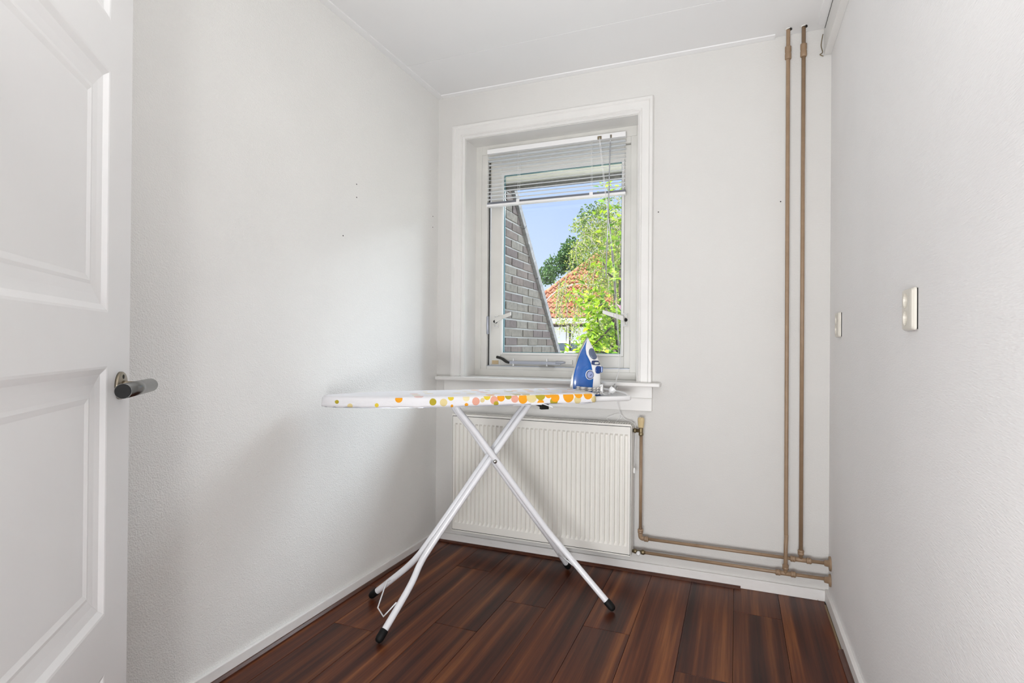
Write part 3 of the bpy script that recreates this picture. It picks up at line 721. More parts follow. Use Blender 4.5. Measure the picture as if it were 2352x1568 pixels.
# iron rest at the tail
rs = MB()
def rrect(s0, s1, n0, n1, r, z, k=6):
    P = []
    for cs, cn, a0 in ((s1-r, n1-r, 0), (s0+r, n1-r, 90), (s0+r, n0+r, 180), (s1-r, n0+r, 270)):
        for i in range(k): a = math.radians(a0+90*i/(k-1)); P.append((cs+r*math.cos(a), cn+r*math.sin(a), z))
    return P
tray = MB(); r1 = [rrect(.425+d, .625-d, -.070+d, .150-d, .02, z) for d, z in ((.008, .820), (.001, .825), (0, .840), (.004, .8425), (.009, .840), (.012, .8335))]
nn_ = len(r1[0]); tray.v = [p for r in r1 for p in r]
for i in range(len(r1)-1):
    for j in range(nn_): tray.f.append((i*nn_+j, i*nn_+(j+1) % nn_, (i+1)*nn_+(j+1) % nn_, (i+1)*nn_+j)); tray.sm.add(len(tray.f)-1)
tray.f.append(tuple((len(r1)-1)*nn_+j for j in range(nn_))); tray.f.append(tuple(reversed(range(nn_))))
tray.build('iron_rest', M['white'], ib)
MB().tube(smoothpts([(.555, .149, .836), (.56, .150, .853), (.58, .145, .857), (.612, .10, .854), (.620, .02, .850), (.621, -.02, .846), (.621, -.03, .838)], 5), .0045, 8).build('rest_rail', M['white'], ib)
for q in (-1, 1): MB().tube(smoothpts([(.33, q*.045, .823), (.375, q*.045, .816), (.405, q*.047, .812), (.43, q*.052, .822), (.45, q*.06, .832)], 5), .0038, 8).build('rest_wire', M['metalw'], ib)

# ------------------------------------------------------------------ steam iron (stands on its heel on the rest)
tA = Vector((.985, .17, 0)).normalized(); wA = Vector((-tA.y, tA.x, 0))
IR = thing('steam_iron', (.575+.485*.764-.645*.10, -.57+.485*.645+.764*.10, .8345), 'blue and white steam iron standing on its heel', 'iron', rz=math.atan2(tA.y, tA.x), world=False)
IR.scale = (1.05, 1.05, 1.05); IR.location -= Vector(tA)*.068
# local: x = t (sole->handle), y = w (away from camera), z = h
def lerp(tab, h):
    for (a, va_), (c, vc) in zip(tab[:-1], tab[1:]):
        if h <= c: return va_+(vc-va_)*max(0, (h-a))/(c-a)
    return tab[-1][1]
tLt = [(0, .006), (.02, .004), (.08, .010), (.16, .030), (.20, .044), (.235, .060), (.2495, .0685)]
tRt = [(0, .122), (.03, .124), (.06, .124), (.096, .124), (.104, .129), (.125, .129), (.140, .120), (.158, .113), (.18, .104), (.20, .0945), (.225, .081), (.2495, .0695)]
k0 = [(0, .013), (.037, .0115), (.082, .013), (.092, .015), (.125, .022), (.16, .032), (.185, .041), (.215, .055), (.238, .0655), (.2495, .0692)]
k1 = [(0, .093), (.037, .0935), (.07, .096), (.092, .095), (.138, .086), (.155, .0775), (.177, .0655), (.20, .0615), (.218, .0625), (.238, .066), (.2495, .0693)]
def Wd(h):
    u = min(1, max(0, (h-.05)/.20)); return .0525*(1-u**1.9)+.0008
def wsec(t, h):
    tl, tr_ = lerp(tLt, h), lerp(tRt, h); u = max(0, min(1, (t-tl)/(tr_-tl)))
    return Wd(h)*(max(0, 1-u**3.2))**(1/2.4)*(1-.30*u)
HS = [.2495*k/40 for k in range(41)]
def patch(name, fa, fb, m, proud=0, h0=0, h1=.2495, nt_=8, close=False, par=None):
    b = MB(); hs = [h for h in HS if h0-1e-6 <= h <= h1+1e-6]
    for sd in (-1, 1):
        n0 = len(b.v)
        for h in hs:
            a, c = fa(h), fb(h)
            for k in range(nt_+1):
                u = k/nt_
                if close: u = math.sin(u*PI/2)
                t = a+(c-a)*u; b.v.append((t, sd*(wsec(t, h)+(proud if 0 < k < nt_ or not proud else 0)), h))
        for i in range(len(hs)-1):
            for k in range(nt_):
                q = n0+i*(nt_+1)+k; b.f.append((q, q+1, q+nt_+2, q+nt_+1)); b.sm.add(len(b.f)-1)
    return b.build(name, m, par or IR)
IW = mat('iron_white', (.80, .80, .80), .25, coat=.4)
IB = mat('iron_blue', (.001, .090, .37), .18, coat=.3)
ID = mat('iron_navy', (.012, .03, .12), .22, coat=.3)
IG = mat('iron_grey_blue', (.10, .13, .20), .3)
fL = lambda h: lerp(tLt, h); fR = lambda h: lerp(tRt, h); f0 = lambda h: lerp(k0, h); f1 = lambda h: lerp(k1, h)
patch('skirt', lambda h: fL(h)-.0, f0, IW)
patch('water_tank', f0, f1, IB, proud=.0016, nt_=12)
patch('body_shell', f1, fR, IW, nt_=14, close=True)
# bottom heel cap, white, and sole plate
hp = []
b = MB(); n_ = 16
for h in (0, .03):
    L_ = [(fL(0)+(fR(0)-fL(0))*math.sin(PI/2*k/n_)) for k in range(n_+1)]
    for sd, seq in ((-1, L_), (1, list(reversed(L_)))):
        for t in seq:
            k = .004 if h else 0
            b.v.append((t+(.003 if t > .1 else 0), sd*(wsec(t, 0)+.0025), h*.9))
nr = 2*(n_+1)
for j in range(nr): b.f.append((j, (j+1) % nr, nr+(j+1) % nr, nr+j))
b.f.append(tuple(reversed(range(nr)))); b.f.append(tuple(range(nr, 2*nr)))
# a slim white heel stand with blue band above
heel = MB(); base_ring = b.v[:nr]
for z, g in ((0, 0), (.003, .001), (.008, .001), (.010, 0)):
    heel.v += [(x+g*(1 if x > .06 else -1), y*(1+g*20), z) for x, y, _ in base_ring]
for i in range(3):
    for j in range(nr): heel.f.append((i*nr+j, i*nr+(j+1) % nr, (i+1)*nr+(j+1) % nr, (i+1)*nr+j)); heel.sm.add(len(heel.f)-1)
heel.f.append(tuple(reversed(range(nr)))); heel.f.append(tuple(3*nr+j for j in range(nr)))
heel.build('heel_stand', IB, IR)
# cord hooks: white lugs left and right
for x0, x1 in ((-.002, .010), (.122, .137)):
    MB().box((x0, -.050 if x0 < .05 else -.026, .006), (x1, .050 if x0 < .05 else .026, .048)).build('cord_hook', IW, IR, bevel=.0045)
b = MB(); hs = HS
for h in hs: 
    t = fL(h); w = Wd(h)+.0012
    b.v += [(t-.0045, -w, h), (t-.0045, w, h), (t+.0015, w, h), (t+.0015, -w, h)]
for i in range(len(hs)-1):
    for j in range(4): b.f.append((i*4+j, i*4+(j+1) % 4, (i+1)*4+(j+1) % 4, (i+1)*4+j))
b.f.append((0, 1, 2, 3)); b.f.append(tuple(4*(len(hs)-1)+j for j in (3, 2, 1, 0)))
# leave the heel part of the sole free
sp_ = b.build('soleplate', mat('soleplate_metal', (.30, .29, .27), .3, .9), IR)
# spray housing: grey blue oval on the shell (both sides)
def decal(name, c_t, c_h, rt_, rh, m, proud=.002, par=None, rot=0, n=24, square=1.0):
    b = MB()
    for sd in (-1,):
        n0 = len(b.v)
        for ring_, pr in ((1.0, .0), (.97, proud), (.5, proud), (.02, proud)):
            for k in range(n):
                a = 2*PI*k/n; ca, sa = math.cos(a), math.sin(a)
                ca = math.copysign(abs(ca)**square, ca); sa = math.copysign(abs(sa)**square, sa)
                dx, dz = rt_*ring_*ca, rh*ring_*sa
                t = c_t+dx*math.cos(rot)-dz*math.sin(rot); h = c_h+dx*math.sin(rot)+dz*math.cos(rot)
                t = min(t, fR(h)-.0004)
                b.v.append((t, sd*(wsec(t, h)+pr+.0003), h))
        for i in range(3):
            for k in range(n): b.f.append((n0+i*n+k, n0+i*n+(k+1) % n, n0+(i+1)*n+(k+1) % n, n0+(i+1)*n+k)); b.sm.add(len(b.f)-1)
    return b.build(name, m, par or IR)
decal('spray_housing', .0925, .1780, .0155, .026, IG, .0018, rot=.42)
decal('display_band', .106, .1400, .0185, .0098, ID, .0022, rot=-.06, square=.5)
decal('display', .109, .1385, .0085, .0048, mat('display_grey', (.62, .64, .62), .3), .0034, square=.5)
decal('steam_button', .1165, .110, .0125, .0165, mat('button_blue', (.012, .05, .22), .25), .0035, square=.7)
MB().box((.1255, -.008, .098), (.1335, .008, .124)).build('steam_button', IB, IR, bevel=.003)
decal('dial_ring', .0815, .089, .0182, .0215, IW, .0030)
decal('dial_gap', .0825, .089, .0158, .0190, ID, .0038)
decal('dial', .0835, .089, .0135, .0165, mat('dial_lilac', (.28, .33, .55), .3), .0050)
decal('dial_mark', .086, .088, .0016, .006, ID, .0056, rot=-.9)
g = MB()
for k in range(14):
    a = PI*.60+k*PI*.036
    for q in (1.55, 1.95): 
        t = .0825+.0150*q*math.cos(a)*1.0; h = .089+.0185*q*math.sin(a)
        if k % 1 == 0:
            w = -(wsec(t, h)+.0018); g.tube([(t, w, h), (t+.006*math.cos(a), -(wsec(t+.006*math.cos(a), h+.007*math.sin(a))+.0018), h+.007*math.sin(a))], .00045, 4)
g.build('tank_grooves', mat('tank_light_blue', (.10, .28, .62), .2), IR)
# wound cord
def lp(a, h, g_):
    ca, sa = math.cos(a), math.sin(a)
    ca = math.copysign(abs(ca)**.75, ca); sa = math.copysign(abs(sa)**.75, sa)
    return (.0655+(.066+g_)*ca, (.0460+g_)*sa*(1-.20*ca), h)
pts = []
turns = 4; N_ = 48*turns
for k in range(N_+1):
    a = -PI*.15+2*PI*k/48; u = k/N_; lay = k//48
    h = .047-.036*u+.0055*math.sin(a*1+lay*1.9)+.003*math.sin(2*a+lay)
    pts.append(lp(a, max(.0055, h), .0030+.0016*(lay % 2)))
last = Vector(pts[-1])
lc = lambda v: Vector(v)
CW = mat('twisted_cord_cover', (.8, .8, .78), .7)
tcn = nd(CW, 'ShaderNodeTexCoord'); sx = nd(CW, 'ShaderNodeSeparateXYZ'); lk(CW, tcn.outputs['UV'], sx.inputs[0])
ph = math_(CW, 'FRACT', math_(CW, 'ADD', math_(CW, 'MULTIPLY', sx.outputs[0], .50), sx.outputs[1]))
lk(CW, mix(CW, math_(CW, 'GREATER_THAN', ph, .62), (.86, .84, .80), (.30, .29, .28)), bsdf(CW).inputs['Base Color'])
MB().tube(pts, .0032, 8, uvlen=True).build('power_cord', CW, IR)
# tail of the cord to the plug
pl_ = Vector((.178, -.020, .022))
tail = smoothpts([pts[-1], (.142, -.030, .006), (.150, -.012, .004), (.160, .004, .005), (.165, -.012, .012), (.170, -.018, .018)], 6)
MB().tube(tail, .0026, 8).build('cord_tail', IW, IR)
pax = Vector((.55, .05, .62)).normalized()
b = MB().rev((.160, -.020, .008), pax, [(0, .004), (.010, .006), (.012, .0125), (.022, .0145), (.032, .0150), (.034, .0148)], 16)
pg = b.build('plug', IW, IR)
side_ = pax.cross(Vector((0, 1, 0))).normalized()
for q in (-1, 1):
    p = Vector((.160, -.020, .008))+pax*.034+side_*q*.0085
    MB().tube([p, p+pax*.017], [.0020, .0019], 8).build('plug_pin', M['steel'], pg)

# ------------------------------------------------------------------ outside: gable wall of bricks beside the window
GX = .05
gb = thing('brick_gable', (GX-.1, 1.2, 0), 'grey brick gable wall with sloping stone edge beside the window', 'wall', kind='thing')
def cutline(y): return 2.04-(y-1.04)*1.073      # z of the sloping edge at y
y_lo = .26
z_lo = -1.0
prof = [(GX-.007, y_lo, z_lo), (GX-.007, (2.04-z_lo)/1.073+1.04, z_lo), (GX-.007, (2.04-3.2)/1.073+1.04 if False else y_lo, cutline(y_lo))]
MB().prism(prof, (-.11, 0, 0)).build('mortar', M['grout'], gb)
brick_mats = []
for i, c in enumerate([(.24, .205, .17), (.21, .17, .15), (.27, .24, .20), (.195, .155, .145), (.245, .195, .17), (.29, .26, .22)]):
    c = tuple(q*.66 for q in c); m = mat('brick_%s' % 'abcdef'[i], c, .9, spec=.2); v = coords(m)
    lk(m, ramp(m, noise(m, v, 28, 6, .7), [(.30, tuple(q*.60 for q in c)), (.55, c), (.75, tuple(min(1, q*1.25) for q in c))]), bsdf(m).inputs['Base Color'])
    bump(m, noise(m, v, 90, 5, .7), .8, .004); brick_mats.append(m)
def clip(poly):       # keep the part under the cut line
    outp = []
    f = lambda p: cutline(p[0])-.012-p[1]
    for i in range(len(poly)):
        a, c = poly[i], poly[(i+1) % len(poly)]; fa, fc = f(a), f(c)
        if fa >= 0: outp.append(a)
        if fa*fc < 0: t = fa/(fa-fc); outp.append((a[0]+(c[0]-a[0])*t, a[1]+(c[1]-a[1])*t))
    return outp
rb = random.Random(11); PC = .0622; BL = .222; nb = 0; extra = MB()
row0 = .9925-PC*3
for r in range(0, 24):
    z0 = row0+r*PC; z1 = z0+.051
    yoff = .843+(.111 if r % 2 else 0)-4*BL + (.012 if r % 3 else 0)
    for k in range(0, 12):
        ya_ = yoff+k*BL+rb.uniform(-.002, .002); yb_ = ya_+BL-.011+rb.uniform(-.002, .002)
        if yb_ < y_lo+.02: continue
        ya_ = max(ya_, y_lo+.002)
        za, zb_ = z0+rb.uniform(-.0015, .0015), z1+rb.uniform(-.0015, .0015)
        poly = clip([(ya_, za), (yb_, za), (yb_, zb_), (ya_, zb_)])
        if len(poly) < 3: continue
        ar = abs(sum(poly[i][0]*poly[(i+1) % len(poly)][1]-poly[(i+1) % len(poly)][0]*poly[i][1] for i in range(len(poly))))/2
        if ar < .0006: continue
        pr = GX+rb.uniform(-.002, .002)
        b = MB().prism([(pr, y_, z_) for y_, z_ in poly], (-.05, 0, 0))
        if ya_ < .60 or z1 < .93: extra.prism([(pr, y_, z_) for y_, z_ in poly], (-.05, 0, 0)); continue
        b.build('brick', rb.choice(brick_mats), gb, bevel=.003); nb += 1
tag(extra.build('brick_rows', brick_mats[0], gb), kind='stuff')
# verge board and roof tiles on the gable
VG = mat('weathered_verge', (.25, .24, .23), .85)
lk(VG, ramp(VG, noise(VG, coords(VG), 30, 6, .75), [(.3, (.12, .115, .11)), (.6, (.27, .26, .255)), (.75, (.62, .61, .58))]), bsdf(VG).inputs['Base Color'])
dv = Vector((0, 1, -1.073)).normalized(); nv = Vector((0, 1.073, 1)).normalized()
p0 = Vector((0, .0, cutline(.0)))
Lg = 4.0
def slopebox(b, x0, x1, a0, a1, n0_, n1_):
    P = []
    for nn in (n0_, n1_):
        for (xx, aa) in ((x0, a0), (x1, a0), (x1, a1), (x0, a1)): P.append(p0+dv*aa+nv*nn+Vector((xx, 0, 0)))
    b.hexa([tuple(q) for q in P])
a = .35
while a < Lg:
    b = MB(); slopebox(b, GX-.07, GX+.022, a, a+.445, -.012, .040+rb.uniform(-.002, .003)); b.build('verge_board', VG, gb, bevel=.003); a += .45
TIL = mat('dark_roof_tile', (.16, .11, .10), .8); varied(TIL, (.22, .17, .16), .5, 30)
a = .35
while a < 2.05:
    b = MB(); slopebox(b, GX-.26, GX-.005, a, a+.36, .040, .062); 
    o = b.build('roof_tile', TIL, gb, bevel=.004); a += .33
MB().prism([(GX-.30, y_lo, -1.0), (GX-.30, (2.04+1.0)/1.073+1.04, -1.0), (GX-.30, y_lo, cutline(y_lo)+.02)], (.17, 0, 0)).build('gable_core', M['grout'], gb)

# dormer soffit above the window
sf = mat('cream_soffit', (.85, .82, .72), .7); varied(sf, (.87, .84, .74), .12, 6)
so = thing('dormer_overhang', (.9, .4, 2.07), 'cream painted overhang with grey edge above the window outside', 'roof')
MB().box((-.02, T, 2.075), (2.1, .60, 2.16)).build('soffit', sf, so)
MB().box((-.02, T+.001, 2.055), (2.1, T+.03, 2.075)).build('batten', sf, so)
MB().box((-.03, .60, 2.040), (2.12, .625, 2.19)).build('fascia', VG, so, bevel=.003)
MB().tube([(-.03, .60, 2.042), (2.12, .60, 2.042)], .012, 8).build('drip_edge', VG, so)
MB().box((-.03, T, 2.16), (2.12, .63, 2.24)).build('roof_deck', VG, so)

# ------------------------------------------------------------------ neighbouring house
def pxw(x, y, Y0):
    d = fw+rt*((x-1176)/1275.15)-up*((y-784)/1275.15); t = (Y0-CAM.y)/d.y; return CAM+d*t
nh = thing('neighbour_house', (-4, 21.4, -2.8), 'brick house with orange clay tile roof seen through the window', 'house')
HB = mat('dark_house_brick', (.13, .07, .06), .9); v = coords(HB, (1, 1, 1))
bt = nd(HB, 'ShaderNodeTexBrick'); bt.inputs['Scale'].default_value = 1; bt.inputs['Brick Width'].default_value = .22; bt.inputs['Row Height'].default_value = .065; bt.inputs['Mortar Size'].default_value = .010
bt.inputs['Color1'].default_value = (.14, .075, .06, 1); bt.inputs['Color2'].default_value = (.09, .055, .05, 1); bt.inputs['Mortar'].default_value = (.25, .22, .20, 1)
cmb = nd(HB, 'ShaderNodeCombineXYZ'); s3 = nd(HB, 'ShaderNodeSeparateXYZ'); lk(HB, v, s3.inputs[0]); lk(HB, s3.outputs[0], cmb.inputs[0]); lk(HB, s3.outputs[2], cmb.inputs[1]); lk(HB, cmb.outputs[0], bt.inputs['Vector'])
lk(HB, bt.outputs['Color'], bsdf(HB).inputs['Base Color'])
EX0, EX1, EZ, YE = -8.0, 4.5, 2.20, 20.9
b = MB(); w0, w1, z0_, z1_ = -6.9, -4.62, .75, 1.90
b.box((EX0+.4, 21.4, -2.8), (w0, 21.7, EZ)).box((w1, 21.4, -2.8), (EX1-.4, 21.7, EZ)).box((w0, 21.4, -2.8), (w1, 21.7, z0_)).box((w0, 21.4, z1_), (w1, 21.7, EZ))
b.box((EX0+.4, 21.7, -2.8), (EX0+.7, 27, EZ)).box((EX1-.7, 21.7, -2.8), (EX1-.4, 27, EZ))
b.build('facade', HB, nh)
WB = mat('house_white', (.80, .79, .77), .5)
MB().box((EX0-.05, YE-.02, 1.985), (EX1+.05, YE+.05, EZ-.02)).build('fascia', WB, nh)
MB().box((EX0, YE+.05, 1.97), (EX1, 21.4, 2.02)).build('eaves_soffit', mat('beige_soffit', (.55, .43, .30), .7), nh)
MB().box((EX0-.05, YE-.10, 2.10), (EX1+.05, YE-.02, 2.20)).build('gutter', WB, nh, bevel=.02)
DF = mat('house_window_dark', (.03, .035, .045), .4); BLN = mat('house_blind', (.86, .88, .92), .6)
for wx0, wx1 in ((-6.9, -6.3), (-6.22, -5.53), (-5.42, -4.66)):
    f = MB(); f.box((wx0, 21.42, z0_), (wx0+.045, 21.5, z1_)).box((wx1-.045, 21.42, z0_), (wx1, 21.5, z1_)).box((wx0, 21.42, z1_-.06), (wx1, 21.5, z1_)).box((wx0, 21.42, z0_), (wx1, 21.5, z0_+.06))
    wf = f.build('window', DF, nh)
    MB().box((wx0+.045, 21.46, z0_+.06), (wx1-.045, 21.47, z1_-.06)).build('pane', mat('house_pane', (.06, .08, .11), .1), wf)
    MB().box((wx0+.055, 21.44, z0_+.36), (wx1-.055, 21.455, z1_-.065)).build('blind', BLN, wf)
for xx in (-6.30, -5.53, -4.69): MB().box((xx, 21.35, z0_-.02), (xx+.09, 21.5, z1_)).build('mullion', WB, nh)
MB().box((w0-.05, 21.30, z0_-.12), (w1+.05, 21.5, z0_)).build('sill', WB, nh)
# roof planes (hipped)
RH = 3.3
ridge0, ridge1 = (EX0+RH, YE+RH, EZ+RH), (EX1-RH, YE+RH, EZ+RH)
c00, c10, c01, c11 = (EX0, YE, EZ), (EX1, YE, EZ), (EX0, YE+2*RH, EZ), (EX1, YE+2*RH, EZ)
RB_ = mat('roof_base', (.20, .09, .06), .9)
b = MB(); b.v = [c00, c10, c11, c01, ridge0, ridge1]; b.f = [(0, 1, 5, 4), (1, 2, 5), (2, 3, 4, 5), (3, 0, 4), (3, 2, 1, 0)]
b.build('roof_base', RB_, nh)
tmats = []
for i, c in enumerate([(.62, .24, .13), (.55, .20, .11), (.68, .30, .17), (.58, .26, .17)]):
    c = tuple(q*.72 for q in c); m = mat('clay_tile_%s' % 'abcd'[i], c, .75); varied(m, c, .35, 9); tmats.append(m)
ex = Vector((1, 0, 0)); es = Vector((0, 1, 1)).normalized(); en = Vector((0, -1, 1)).normalized()
TW, TE = .21, .34
def tile_mb(x, s, b=None):
    b = b or MB(); n0 = len(b.v); o = Vector((0, YE, EZ)); n = 6
    for d, hgt in ((0, .105), (TE+.05, .025)):
        for k in range(n+1):
            u = k/n; zz = .040*math.sin(u*2*PI+.3)
            b.v.append(tuple(o+ex*(x+u*(TW+.015))+es*(s+d)+en*(hgt+zz)))
    for k in range(n+1):
        u = k/n; zz = .040*math.sin(u*2*PI+.3); b.v.append(tuple(o+ex*(x+u*(TW+.015))+es*(s)+en*(.045+zz)))
    for k in range(n):
        b.f.append((n0+k, n0+k+1, n0+n+1+k+1, n0+n+1+k)); b.f.append((n0+2*(n+1)+k, n0+2*(n+1)+k+1, n0+k+1, n0+k))
    return b
tm = {}
protos = []
for mm in tmats:
    me = tile_mb(0, 0).mesh('roof_tile', (0, YE, EZ)); me.materials.append(mm); protos.append(me)
far_t = MB(); cnt = 0
for r in range(int(RH*1.414/TE)+1):
    s = r*TE
    for k in range(int((EX1-EX0)/TW)):
        x = EX0+k*TW+.02
        if x < EX0+s/1.414-.02 or x+TW > EX1-s/1.414: continue
        vis = -7.15 < x < -3.2 and r < 12
        if vis and cnt < 290:
            o = bpy.data.objects.new('roof_tile', rb.choice(protos)); COL.objects.link(o); o.parent = nh
            p = Vector((0, YE, EZ))+ex*x+es*s; o.location = p-Vector(nh.location); cnt += 1
        else: tile_mb(x, s, far_t)
far_t = far_t.build('roof_tile_rows', tmats[0], nh); far_t['kind'] = 'stuff'
# hip ridge tiles
for (A, B) in ((c00, ridge0), (c10, ridge1)):
    A, B = Vector(A), Vector(B); d = (B-A).normalized(); L_ = (B-A).length; k = 0
    while k*.36 < L_:
        if k < 18 or True:
            p = A+d*(k*.36)+Vector((0, 0, .05)); MB().tube([p, p+d*.40], [.12, .10], 8).build('hip_tile', tmats[k % 4], nh)
        k += 1
MB().tube([Vector(ridge0)+Vector((0, 0, .05)), Vector(ridge1)+Vector((0, 0, .05))], .11, 8).build('ridge', tmats[1], nh)
# thin cable sweeping over the roof
cp = [pxw(x, y, Yy) for x, y, Yy in ((1235, 715, 18), (1262, 682, 18), (1290, 662, 18), (1325, 652, 18), (1360, 654, 18), (1395, 660, 18), (1460, 672, 18))]
tag(MB().tube(smoothpts(cp, 6), .018, 6).build('cable', mat('pale_cable', (.55, .55, .6), .5), None), 'thin pale cable arching in front of the tiled roof', 'cable')

# ground
gm = mat('pale_bounce_ground', (.6, .58, .52), .95); varied(gm, (.64, .62, .56), .25, 1.2)  # ground out of view, paled so sunlight bounces up to the soffit
b = MB(); b.quad((-45, .3, -2.8), (45, .3, -2.8), (45, 70, -2.8), (-45, 70, -2.8)); b.quad((-45, .3, -3.1), (-45, 70, -3.1), (45, 70, -3.1), (45, .3, -3.1))
tag(b.build('ground', gm, None), 'unseen ground below the window, made pale to bounce light', 'ground', kind='structure')

# ------------------------------------------------------------------ foliage
def leafmat(name, a, c, tr_=.35):
    m = bpy.data.materials.new(name); m.use_nodes = True; b = m.node_tree.nodes['Principled BSDF']
    g = nd(m, 'ShaderNodeNewGeometry'); r = ramp(m, g.outputs['Random Per Island'], [(0, a), (1, c)])
    b.inputs['Roughness'].default_value = .45
    lk(m, r, b.inputs['Base Color'])
    t = nd(m, 'ShaderNodeBsdfTranslucent'); lk(m, r, t.inputs[0]); x = nd(m, 'ShaderNodeMixShader'); x.inputs[0].default_value = tr_
    lk(m, b.outputs[0], x.inputs[1]); lk(m, t.outputs[0], x.inputs[2])
    lk(m, x.outputs[0], m.node_tree.nodes['Material Output'].inputs[0]); return m
def leaf(b, p, L, w, q):
    pts = [(0, 0, 0), (L*.45, w, L*.06), (L, 0, -L*.12), (L*.45, -w, L*.06)]
    mid = (L*.5, 0, -L*.05); n0 = len(b.v)
    for v in (pts[0], pts[1], mid, pts[3], pts[2]): b.v.append(tuple(p+q @ Vector(v)))
    b.f += [(n0, n0+1, n0+2), (n0, n0+2, n0+3), (n0+1, n0+4, n0+2), (n0+2, n0+4, n0+3)]
def rq(r): return Quaternion((r.gauss(0, 1), r.gauss(0, 1), r.gauss(0, 1), r.gauss(0, 1))).normalized()
bark = mat('dark_bark', (.06, .045, .035), .9)

# magnolia: leafy young tree close to the window, right
mg = thing('magnolia_tree', tuple(pxw(1425, 900, 4.2).xy)+(-2.8,), 'bright green large-leaved tree growing up beside the window', 'tree')
rr = random.Random(21)
stems = [[(1440, 1300), (1428, 900), (1420, 800), (1412, 720), (1412, 640), (1404, 560), (1398, 480), (1400, 420)],
         [(1432, 1000), (1424, 830), (1400, 790), (1370, 765), (1345, 755)],
         [(1424, 860), (1416, 760), (1395, 715), (1370, 690), (1345, 690), (1330, 675)],
         [(1428, 880), (1432, 760), (1424, 660), (1430, 560), (1436, 470), (1440, 400)],
         [(1424, 840), (1390, 810), (1340, 810), (1300, 812)],
         [(1412, 720), (1385, 700), (1360, 715), (1340, 725)],
         [(1430, 800), (1450, 700), (1470, 600), (1480, 500)],
         [(1420, 900), (1390, 860), (1360, 850), (1320, 845)],
         [(1428, 950), (1460, 850), (1490, 740), (1500, 640)],
         [(1412, 640), (1395, 625), (1385, 600)], [(1416, 780), (1380, 760), (1372, 730)], [(1412, 740), (1395, 760), (1365, 790), (1350, 800)]]
ml = MB(); leafspots = []
for si, stm in enumerate(stems):
    P = [pxw(x, y, 4.2+rr.uniform(-.25, .25)+(0.0 if i < 2 else rr.uniform(-.4, .4))) for i, (x, y) in enumerate(stm)]
    P = smoothpts(P, 6); n = len(P)
    MB().tube(P, [.022*(1-.8*i/n)*(1.0 if si in (0, 3) else .5)+.003 for i in range(n)], 7).build('branch', bark, mg)
    for i in range(5, n):
        for _ in range(4 if si < 9 else 3):
            leafspots.append(P[i]+Vector((rr.gauss(0, .075), rr.gauss(0, .10), rr.gauss(0, .065))))
for k in range(190):
    x, y = rr.uniform(1345, 1500), rr.uniform(585, 900)
    if x < 1345+max(0, (735-y))*.5 or x < 1330: continue
    leafspots.append(pxw(x, y, 4.2+rr.uniform(-.5, .6)))
mlm = leafmat('magnolia_leaf', (.10, .25, .012), (.42, .58, .03), .4)
lm = []
for k in range(5):
    b = MB(); leaf(b, Vector((0, 0, 0)), rr.uniform(.095, .14), rr.uniform(.022, .032), Quaternion()); me = b.mesh('leaf'); me.materials.append(mlm); lm.append(me)
# per object colour variety
m = mlm; oi = nd(m, 'ShaderNodeObjectInfo')
for n_ in m.node_tree.nodes:
    if n_.type == 'VALTORGB': lk(m, oi.outputs['Random'], n_.inputs[0])
rr.shuffle(leafspots)
rest = MB()
def leafrot(r): return Quaternion((0, 0, 1), r.uniform(0, 2*PI)) @ Quaternion((0, 1, 0), r.uniform(-.9, .5)) @ Quaternion((1, 0, 0), r.uniform(-.9, .9))
for i, p in enumerate(leafspots):
    q = leafrot(rr)
    if i < 295:
        o = bpy.data.objects.new('leaf', rr.choice(lm)); COL.objects.link(o); o.parent = mg; o.location = p-Vector(mg.location)
        o.rotation_mode = 'QUATERNION'; o.rotation_quaternion = q; s_ = rr.uniform(.75, 1.15); o.scale = (s_, s_, s_)
    else: leaf(rest, p, rr.uniform(.08, .13), rr.uniform(.02, .03), q)
rest = rest.build('foliage', leafmat('magnolia_leaf_mass', (.10, .25, .012), (.42, .58, .03), .4), mg); rest['kind'] = 'stuff'
fp = pxw(1426, 712, 3.9); b = MB()
for k in range(5): leaf(b, fp, .10, .02, Quaternion((0, 0, 1), k*1.26) @ Quaternion((0, 1, 0), -1.0))
b.build('blossom', mat('pink_blossom', (.75, .35, .60), .5), mg)

# weeping birch: thin hanging strands
bi = thing('birch_tree', tuple(pxw(1500, 900, 8.5).xy)+(-2.8,), 'weeping birch with fine hanging twigs across the sky', 'tree')
tb = Vector(bi.location)
b = MB(); b.tube(smoothpts([tb, tb+Vector((0, 0, 3)), tb+Vector((-.1, 0, 5.5)), tb+Vector((.1, 0, 8))], 5), [.14-.005*i for i in range(16)], 10); b.build('trunk', mat('birch_bark', (.45, .43, .40), .8), bi)
bfol = MB(); twigs = MB()
def strand(x, y, x2, y2, droop, dens=1.0):
    Yd = 8.5+rr.uniform(-1.2, 1.2)
    P = smoothpts([pxw(x, y, Yd), pxw((x+x2)/2, min(y, y2)-rr.uniform(4, 14), Yd), pxw(x2, y2, Yd), pxw(x2-rr.uniform(-3, 5), y2+droop*.5, Yd), pxw(x2-rr.uniform(-4, 6), y2+droop, Yd)], 6)
    twigs.tube(P, .005, 4, cap=False)
    for i, p in enumerate(P):
        if i < 5: continue
        for _ in range(int(3*dens+rr.random())):
            leaf(bfol, p+Vector((rr.gauss(0, .05), rr.gauss(0, .07), rr.gauss(0, .04))), rr.uniform(.035, .06), rr.uniform(.012, .02), rq(rr))
for k in range(230):
    x2 = 1450-abs(rr.gauss(0, 48)); y2 = rr.uniform(515, 665)
    if x2 < 1312+max(0, (600-y2))*.20 : x2 = rr.uniform(1345, 1450)
    if y2+20 < 540 and x2 < 1360: continue
    strand(x2+rr.uniform(25, 60), y2-rr.uniform(5, 25), x2, y2, rr.uniform(15, 55))
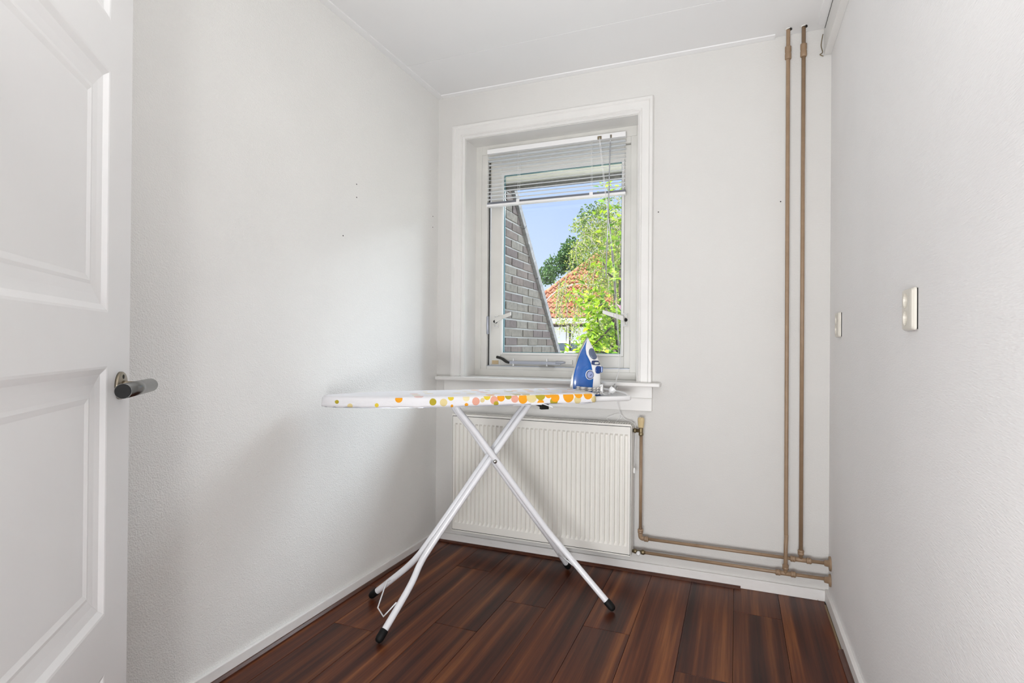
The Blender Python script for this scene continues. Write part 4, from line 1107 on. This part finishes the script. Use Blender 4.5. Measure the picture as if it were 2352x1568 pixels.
for x2, y2, dr_ in ((1322, 512, 22), (1330, 508, 30), (1340, 505, 34), (1352, 512, 40), (1318, 525, 6), (1308, 590, 28), (1318, 570, 45), (1328, 555, 50), (1335, 540, 50), (1312, 575, 18), (1375, 470, 22), (1388, 462, 30), (1410, 458, 50), (1422, 450, 80), (1430, 480, 90), (1415, 470, 60), (1385, 455, 18), (1372, 500, 60), (1360, 505, 60), (1345, 520, 60)):
    strand(x2+40, y2+8, x2, y2, dr_, .8)
for cx_, y0_, y1_ in ((1283, 672, 735), (1287, 690, 762), (1294, 680, 742), (1320, 690, 770), (1325, 700, 768), (1332, 720, 790), (1352, 690, 745), (1305, 700, 757), (1316, 740, 790), (1280, 680, 745), (1340, 660, 730), (1362, 640, 720), (1375, 650, 745), (1358, 735, 765), (1298, 650, 700), (1385, 640, 780), (1348, 640, 690), (1372, 740, 775)):
    for _ in range(2): strand(cx_+rr.uniform(4, 18), y0_-rr.uniform(8, 20), cx_+rr.uniform(-3, 3), y0_, y1_-y0_+rr.uniform(-8, 8), .75)
tag(bfol.build('foliage', leafmat('birch_leaf', (.10, .20, .03), (.50, .56, .12), .45), bi), kind='stuff')
tag(twigs.build('twigs', mat('twig', (.34, .31, .27), .8), bi), kind='stuff')

# dark leafy trees behind the house
def bush(name, lab, px, py, Yd, rad, n, ma, mb_, ls, seed, group=None):
    r = random.Random(seed); c = pxw(px, py, Yd); t = thing(name, (c.x, c.y, -2.8), lab, 'tree', group)
    MB().tube([(c.x, c.y, -2.8), (c.x+.1, c.y, c.z)], [.22, .12], 8).build('trunk', bark, t)
    b = MB(); lobes = [(Vector((r.gauss(0, rad*.5), r.gauss(0, rad*.35), r.gauss(0, rad*.4))), rad*r.uniform(.3, .55)) for _ in range(9)]
    for _ in range(n):
        lc_, lr = r.choice(lobes); d = Vector((r.gauss(0, 1), r.gauss(0, 1), r.gauss(0, 1))).normalized()*lr*r.uniform(.55, 1.05)
        leaf(b, c+lc_+d, ls*r.uniform(.7, 1.3), ls*.35, rq(r))
    tag(b.build('foliage', leafmat(name+'_leaf', ma, mb_, .3), t), kind='stuff')
bush('leafy_tree', 'dark green tree rising behind the tiled roof', 1312, 628, 30, 1.4, 5200, (.02, .08, .02), (.12, .24, .06), .17, 5)
bush('leafy_tree', 'broad green tree behind the roof, at the right side of the window', 1430, 575, 38, 4.2, 8000, (.04, .10, .02), (.22, .32, .08), .22, 6)
bush('garden_bush', 'low garden tree in front of the neighbour facade, with bright leaves', 1330, 812, 15, 1.0, 1800, (.12, .26, .02), (.45, .55, .06), .15, 8)
bush('garden_bush', 'tall garden shrub right of the neighbour windows', 1462, 775, 18, 1.5, 3500, (.10, .22, .02), (.40, .50, .06), .16, 9)
for o in bpy.data.objects:
    if '_w' in o: del o['_w']
print('bricks', nb, 'tiles', cnt, 'leafspots', len(leafspots))
